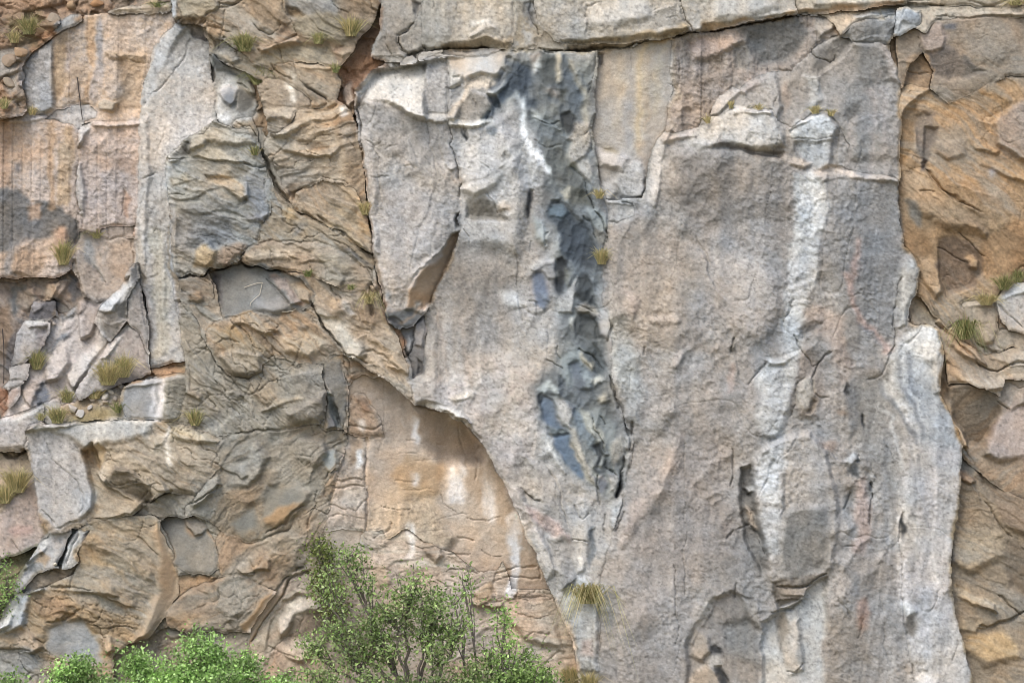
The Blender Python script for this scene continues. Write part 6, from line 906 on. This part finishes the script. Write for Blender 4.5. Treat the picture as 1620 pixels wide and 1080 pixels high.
shrub('leafy_shrub',(465,2.2),[(458,1066,2.2,26,18,1),(490,1090,2.2,40,24,1)],'low bright green bush between the broad bush and the olive tree',BRIGHT,2000,.06,2,9,twigs=10)
shrub('slender_tree',(655,1.6),[(552,868,1.5,31,26,.6),(575,900,1.5,26,31,.5),(520,915,1.4,28,36,.5),(648,908,1.7,36,28,.9),(690,930,1.7,33,28,.9),(630,945,1.7,40,31,.9),(672,968,1.7,45,28,1.0),(722,975,1.7,26,40,.8),(596,975,1.7,36,28,.8),(545,975,1.6,43,26,.8),(505,1000,1.6,33,28,.7),(560,1015,1.7,48,31,.9),(620,1010,1.8,43,26,.7),(700,1015,1.8,40,26,.6),(520,1048,1.8,52,31,.8),(590,1060,1.9,52,31,.8),(665,1065,2.0,48,28,.6)],'multi-stemmed olive-green tree with airy crown in front of the tan recess',OLIVE+MIDG,11500,.056,5,21,.034,'tree',twigs=17,fork=(655,1110),group='trees at the foot of the cliff',dens=.85)
shrub('wall_shrub',(520,.35,985),[(512,862,.2,26,26,1),(512,905,.3,30,44,1.2),(525,945,.4,34,34,.8)],'hazy grey-green shrub clinging to the rock left of the tall tree',[(110,124,66),(124,136,78),(96,110,58),(136,140,92)],2600,.05,2,31,.03,twigs=14)
shrub('sapling',(790,1.5),[(798,965,1.4,22,20,.6),(806,1000,1.4,24,24,.6),(790,1040,1.5,30,30,.8),(775,1010,1.5,20,20,.4),(735,905,.9,26,24,.35),(720,935,1.0,30,22,.35)],'thin sapling with sparse light green leaves right of the olive tree',MIDG+BRIGHT[:2],1500,.058,2,41,.025,twigs=9)
shrub('leafy_shrub',(835,1.4),[(835,1045,1.4,40,34,1.2),(862,1070,1.4,26,28,.8),(800,1075,1.5,36,28,1)],'dense mid-green bush at the foot of the tan recess, right-hand one',MIDG,6000,.055,3,51,twigs=14)
shrub('leafy_shrub',(745,1.7),[(740,1050,1.7,36,34,1),(768,1075,1.7,40,26,1),(705,1070,1.8,40,28,1)],'low green bush beneath the olive tree on its right',MIDG+OLIVE,5000,.052,3,61,twigs=13)
shrub('ledge_shrub',(6,.3,962),[(2,890,.35,16,14,.7),(14,918,.4,18,18,1),(0,945,.4,20,18,1)],'low green scrub on the left edge beside the pale rock spurs',MIDG+BRIGHT[:2],900,.045,2,71,.02,twigs=12)
# ================================================================= small things
def plain(name, col, rough=.6, metal=0.0):
    m = bpy.data.materials.new(name); m.use_nodes = True; b = m.node_tree.nodes['Principled BSDF']
    t = m.node_tree.nodes.new('ShaderNodeTexNoise'); t.inputs['Scale'].default_value = 60
    r = m.node_tree.nodes.new('ShaderNodeValToRGB'); r.color_ramp.elements[0].color = tuple(v*.6 for v in col)+(1,); r.color_ramp.elements[1].color = tuple(min(v*1.4, 1) for v in col)+(1,)
    m.node_tree.links.new(t.outputs[0], r.inputs[0]); m.node_tree.links.new(r.outputs[0], b.inputs['Base Color'])
    b.inputs['Roughness'].default_value = rough; b.inputs['Metallic'].default_value = metal; return m
STEEL = plain('rusty_steel', (.05, .042, .038), .7, .3); ROOT = plain('dry_root', (.50, .45, .36), .9)
def line_thing(name, pl, r, mat, label, cat, out=.03, fixed=None):
    p = np.array([[wx(x), -((depth_at(x, y) if fixed is None else fixed)+out), wz(y)] for x, y in pl])
    c, q = tube(p, r, r*.8, 8)
    o = link(name, np_mesh(name, c, q), mat); o['label'] = label; o['category'] = cat
line_thing('metal_rod', [(119.5,121),(121.5,140),(124,160),(127.5,188)], .009, STEEL, 'thin dark metal rod standing on the ledge of the left drilled wall', 'rod', .06, depth_at(127,186,1))
line_thing('metal_rod', [(1,520),(3,545),(3.5,575),(3,607)], .010, STEEL, 'thin rusty metal rod leaning at the far left edge beside the boulders', 'rod', .05, depth_at(3,606,1)+.1)
line_thing('dead_root', [(386,455),(396,451),(406,448),(415,447),(413,456),(411,466),(403,473),(397,479),(396,485)], .005, ROOT, 'pale crooked dead root hanging on the smooth grey hollow', 'root', .03)
line_thing('dead_root', [(447,493),(456,493),(464,492),(469,488)], .005, ROOT, 'short pale root stub right below the smooth grey hollow', 'root', .03)
def stone(px, py, r, label, c, seed):
    rs = np.random.RandomState(seed); import bmesh
    bm = bmesh.new(); bmesh.ops.create_icosphere(bm, subdivisions=3, radius=1)
    dirs = rs.normal(0, 1, (9, 3)); dirs /= np.linalg.norm(dirs, axis=1)[:, None]; cut = rs.uniform(.42, .85, 9)
    for v in bm.verts:
        p = np.array(v.co)
        for dv, ct in zip(dirs, cut):
            e = p@dv-ct
            if e > 0: p = p-dv*e*.9
        v.co = p*np.array([1.25, 1, .75])*r/100
    me = bpy.data.meshes.new('stone'); bm.to_mesh(me); bm.free()
    a = me.attributes.new('rock_color', 'FLOAT_COLOR', 'POINT'); cc = np.append(lin(np.array(c, float))*ALB, 1)
    a.data.foreach_set('color', np.tile(cc, (len(me.vertices), 1)).astype(np.float32).ravel())
    o = link('stone', me, MAT['g']); o.location = (wx(px), -(depth_at(px, py)+.01), wz(py)+r*.003); o.rotation_euler = (rs.rand(), rs.rand(), rs.rand()*6)
    o['label'] = label; o['category'] = 'stone'
    return o
for i, (px, py, r, lab, c) in enumerate([(116,648,9,'pale flat stone beside the straw-green tuft on the soil ledge',(196,186,174)),(128,656,8,'small grey stone on the soil ledge in front of the flat pale stone',(178,174,168)),(145,632,7,'light stone on the upper soil ledge above the other stones',(204,194,180)),(165,628,8,'pale stone in the middle of the soil ledge',(196,190,182)),(176,622,6,'small white stone on the upper middle of the soil ledge',(206,200,192)),(190,612,7,'pale stone at the right of the soil ledge near the streaked boss',(200,192,182)),(168,638,6,'little brown-grey stone low in the middle of the soil ledge',(176,164,148)),(182,632,5,'tiny pale stone next to the dark green tuft',(198,188,176)),(144,645,5,'tiny grey stone on the lower soil ledge',(182,176,168)),(76,507,6,'small pale stone perched on top of the large squared boulder',(198,186,176)),(83,498,7,'round grey stone wedged between the dark block and the talus',(170,164,158)),(80,512,6,'lower round stone beside the squared boulder',(176,166,156)),(12,98,13,'rounded tan stone at the far left of the rubble bank, largest one',(150,134,116)),(30,84,11,'brown stone on the rubble bank left of the drilled wall corner',(158,134,108)),(14,132,11,'pale stone low on the rubble bank at the left edge',(158,144,126)),(60,48,9,'small brown stone above the corner of the upper drilled wall',(150,128,104)),(82,30,10,'grey-brown stone on the rubble bank below the top edge',(146,134,118)),(26,30,12,'dark brown stone in the top left corner',(134,116,96)),(110,8,11,'tan stone at the top edge above the left drilled wall',(160,136,108)),(150,6,9,'small orange-brown stone at the top edge left of the ochre block',(164,128,94)),(90,892,4,'tiny white stone on the pale rock spur at lower left',(214,206,190))]):
    stone(px, py, r, lab, c, 300+i)
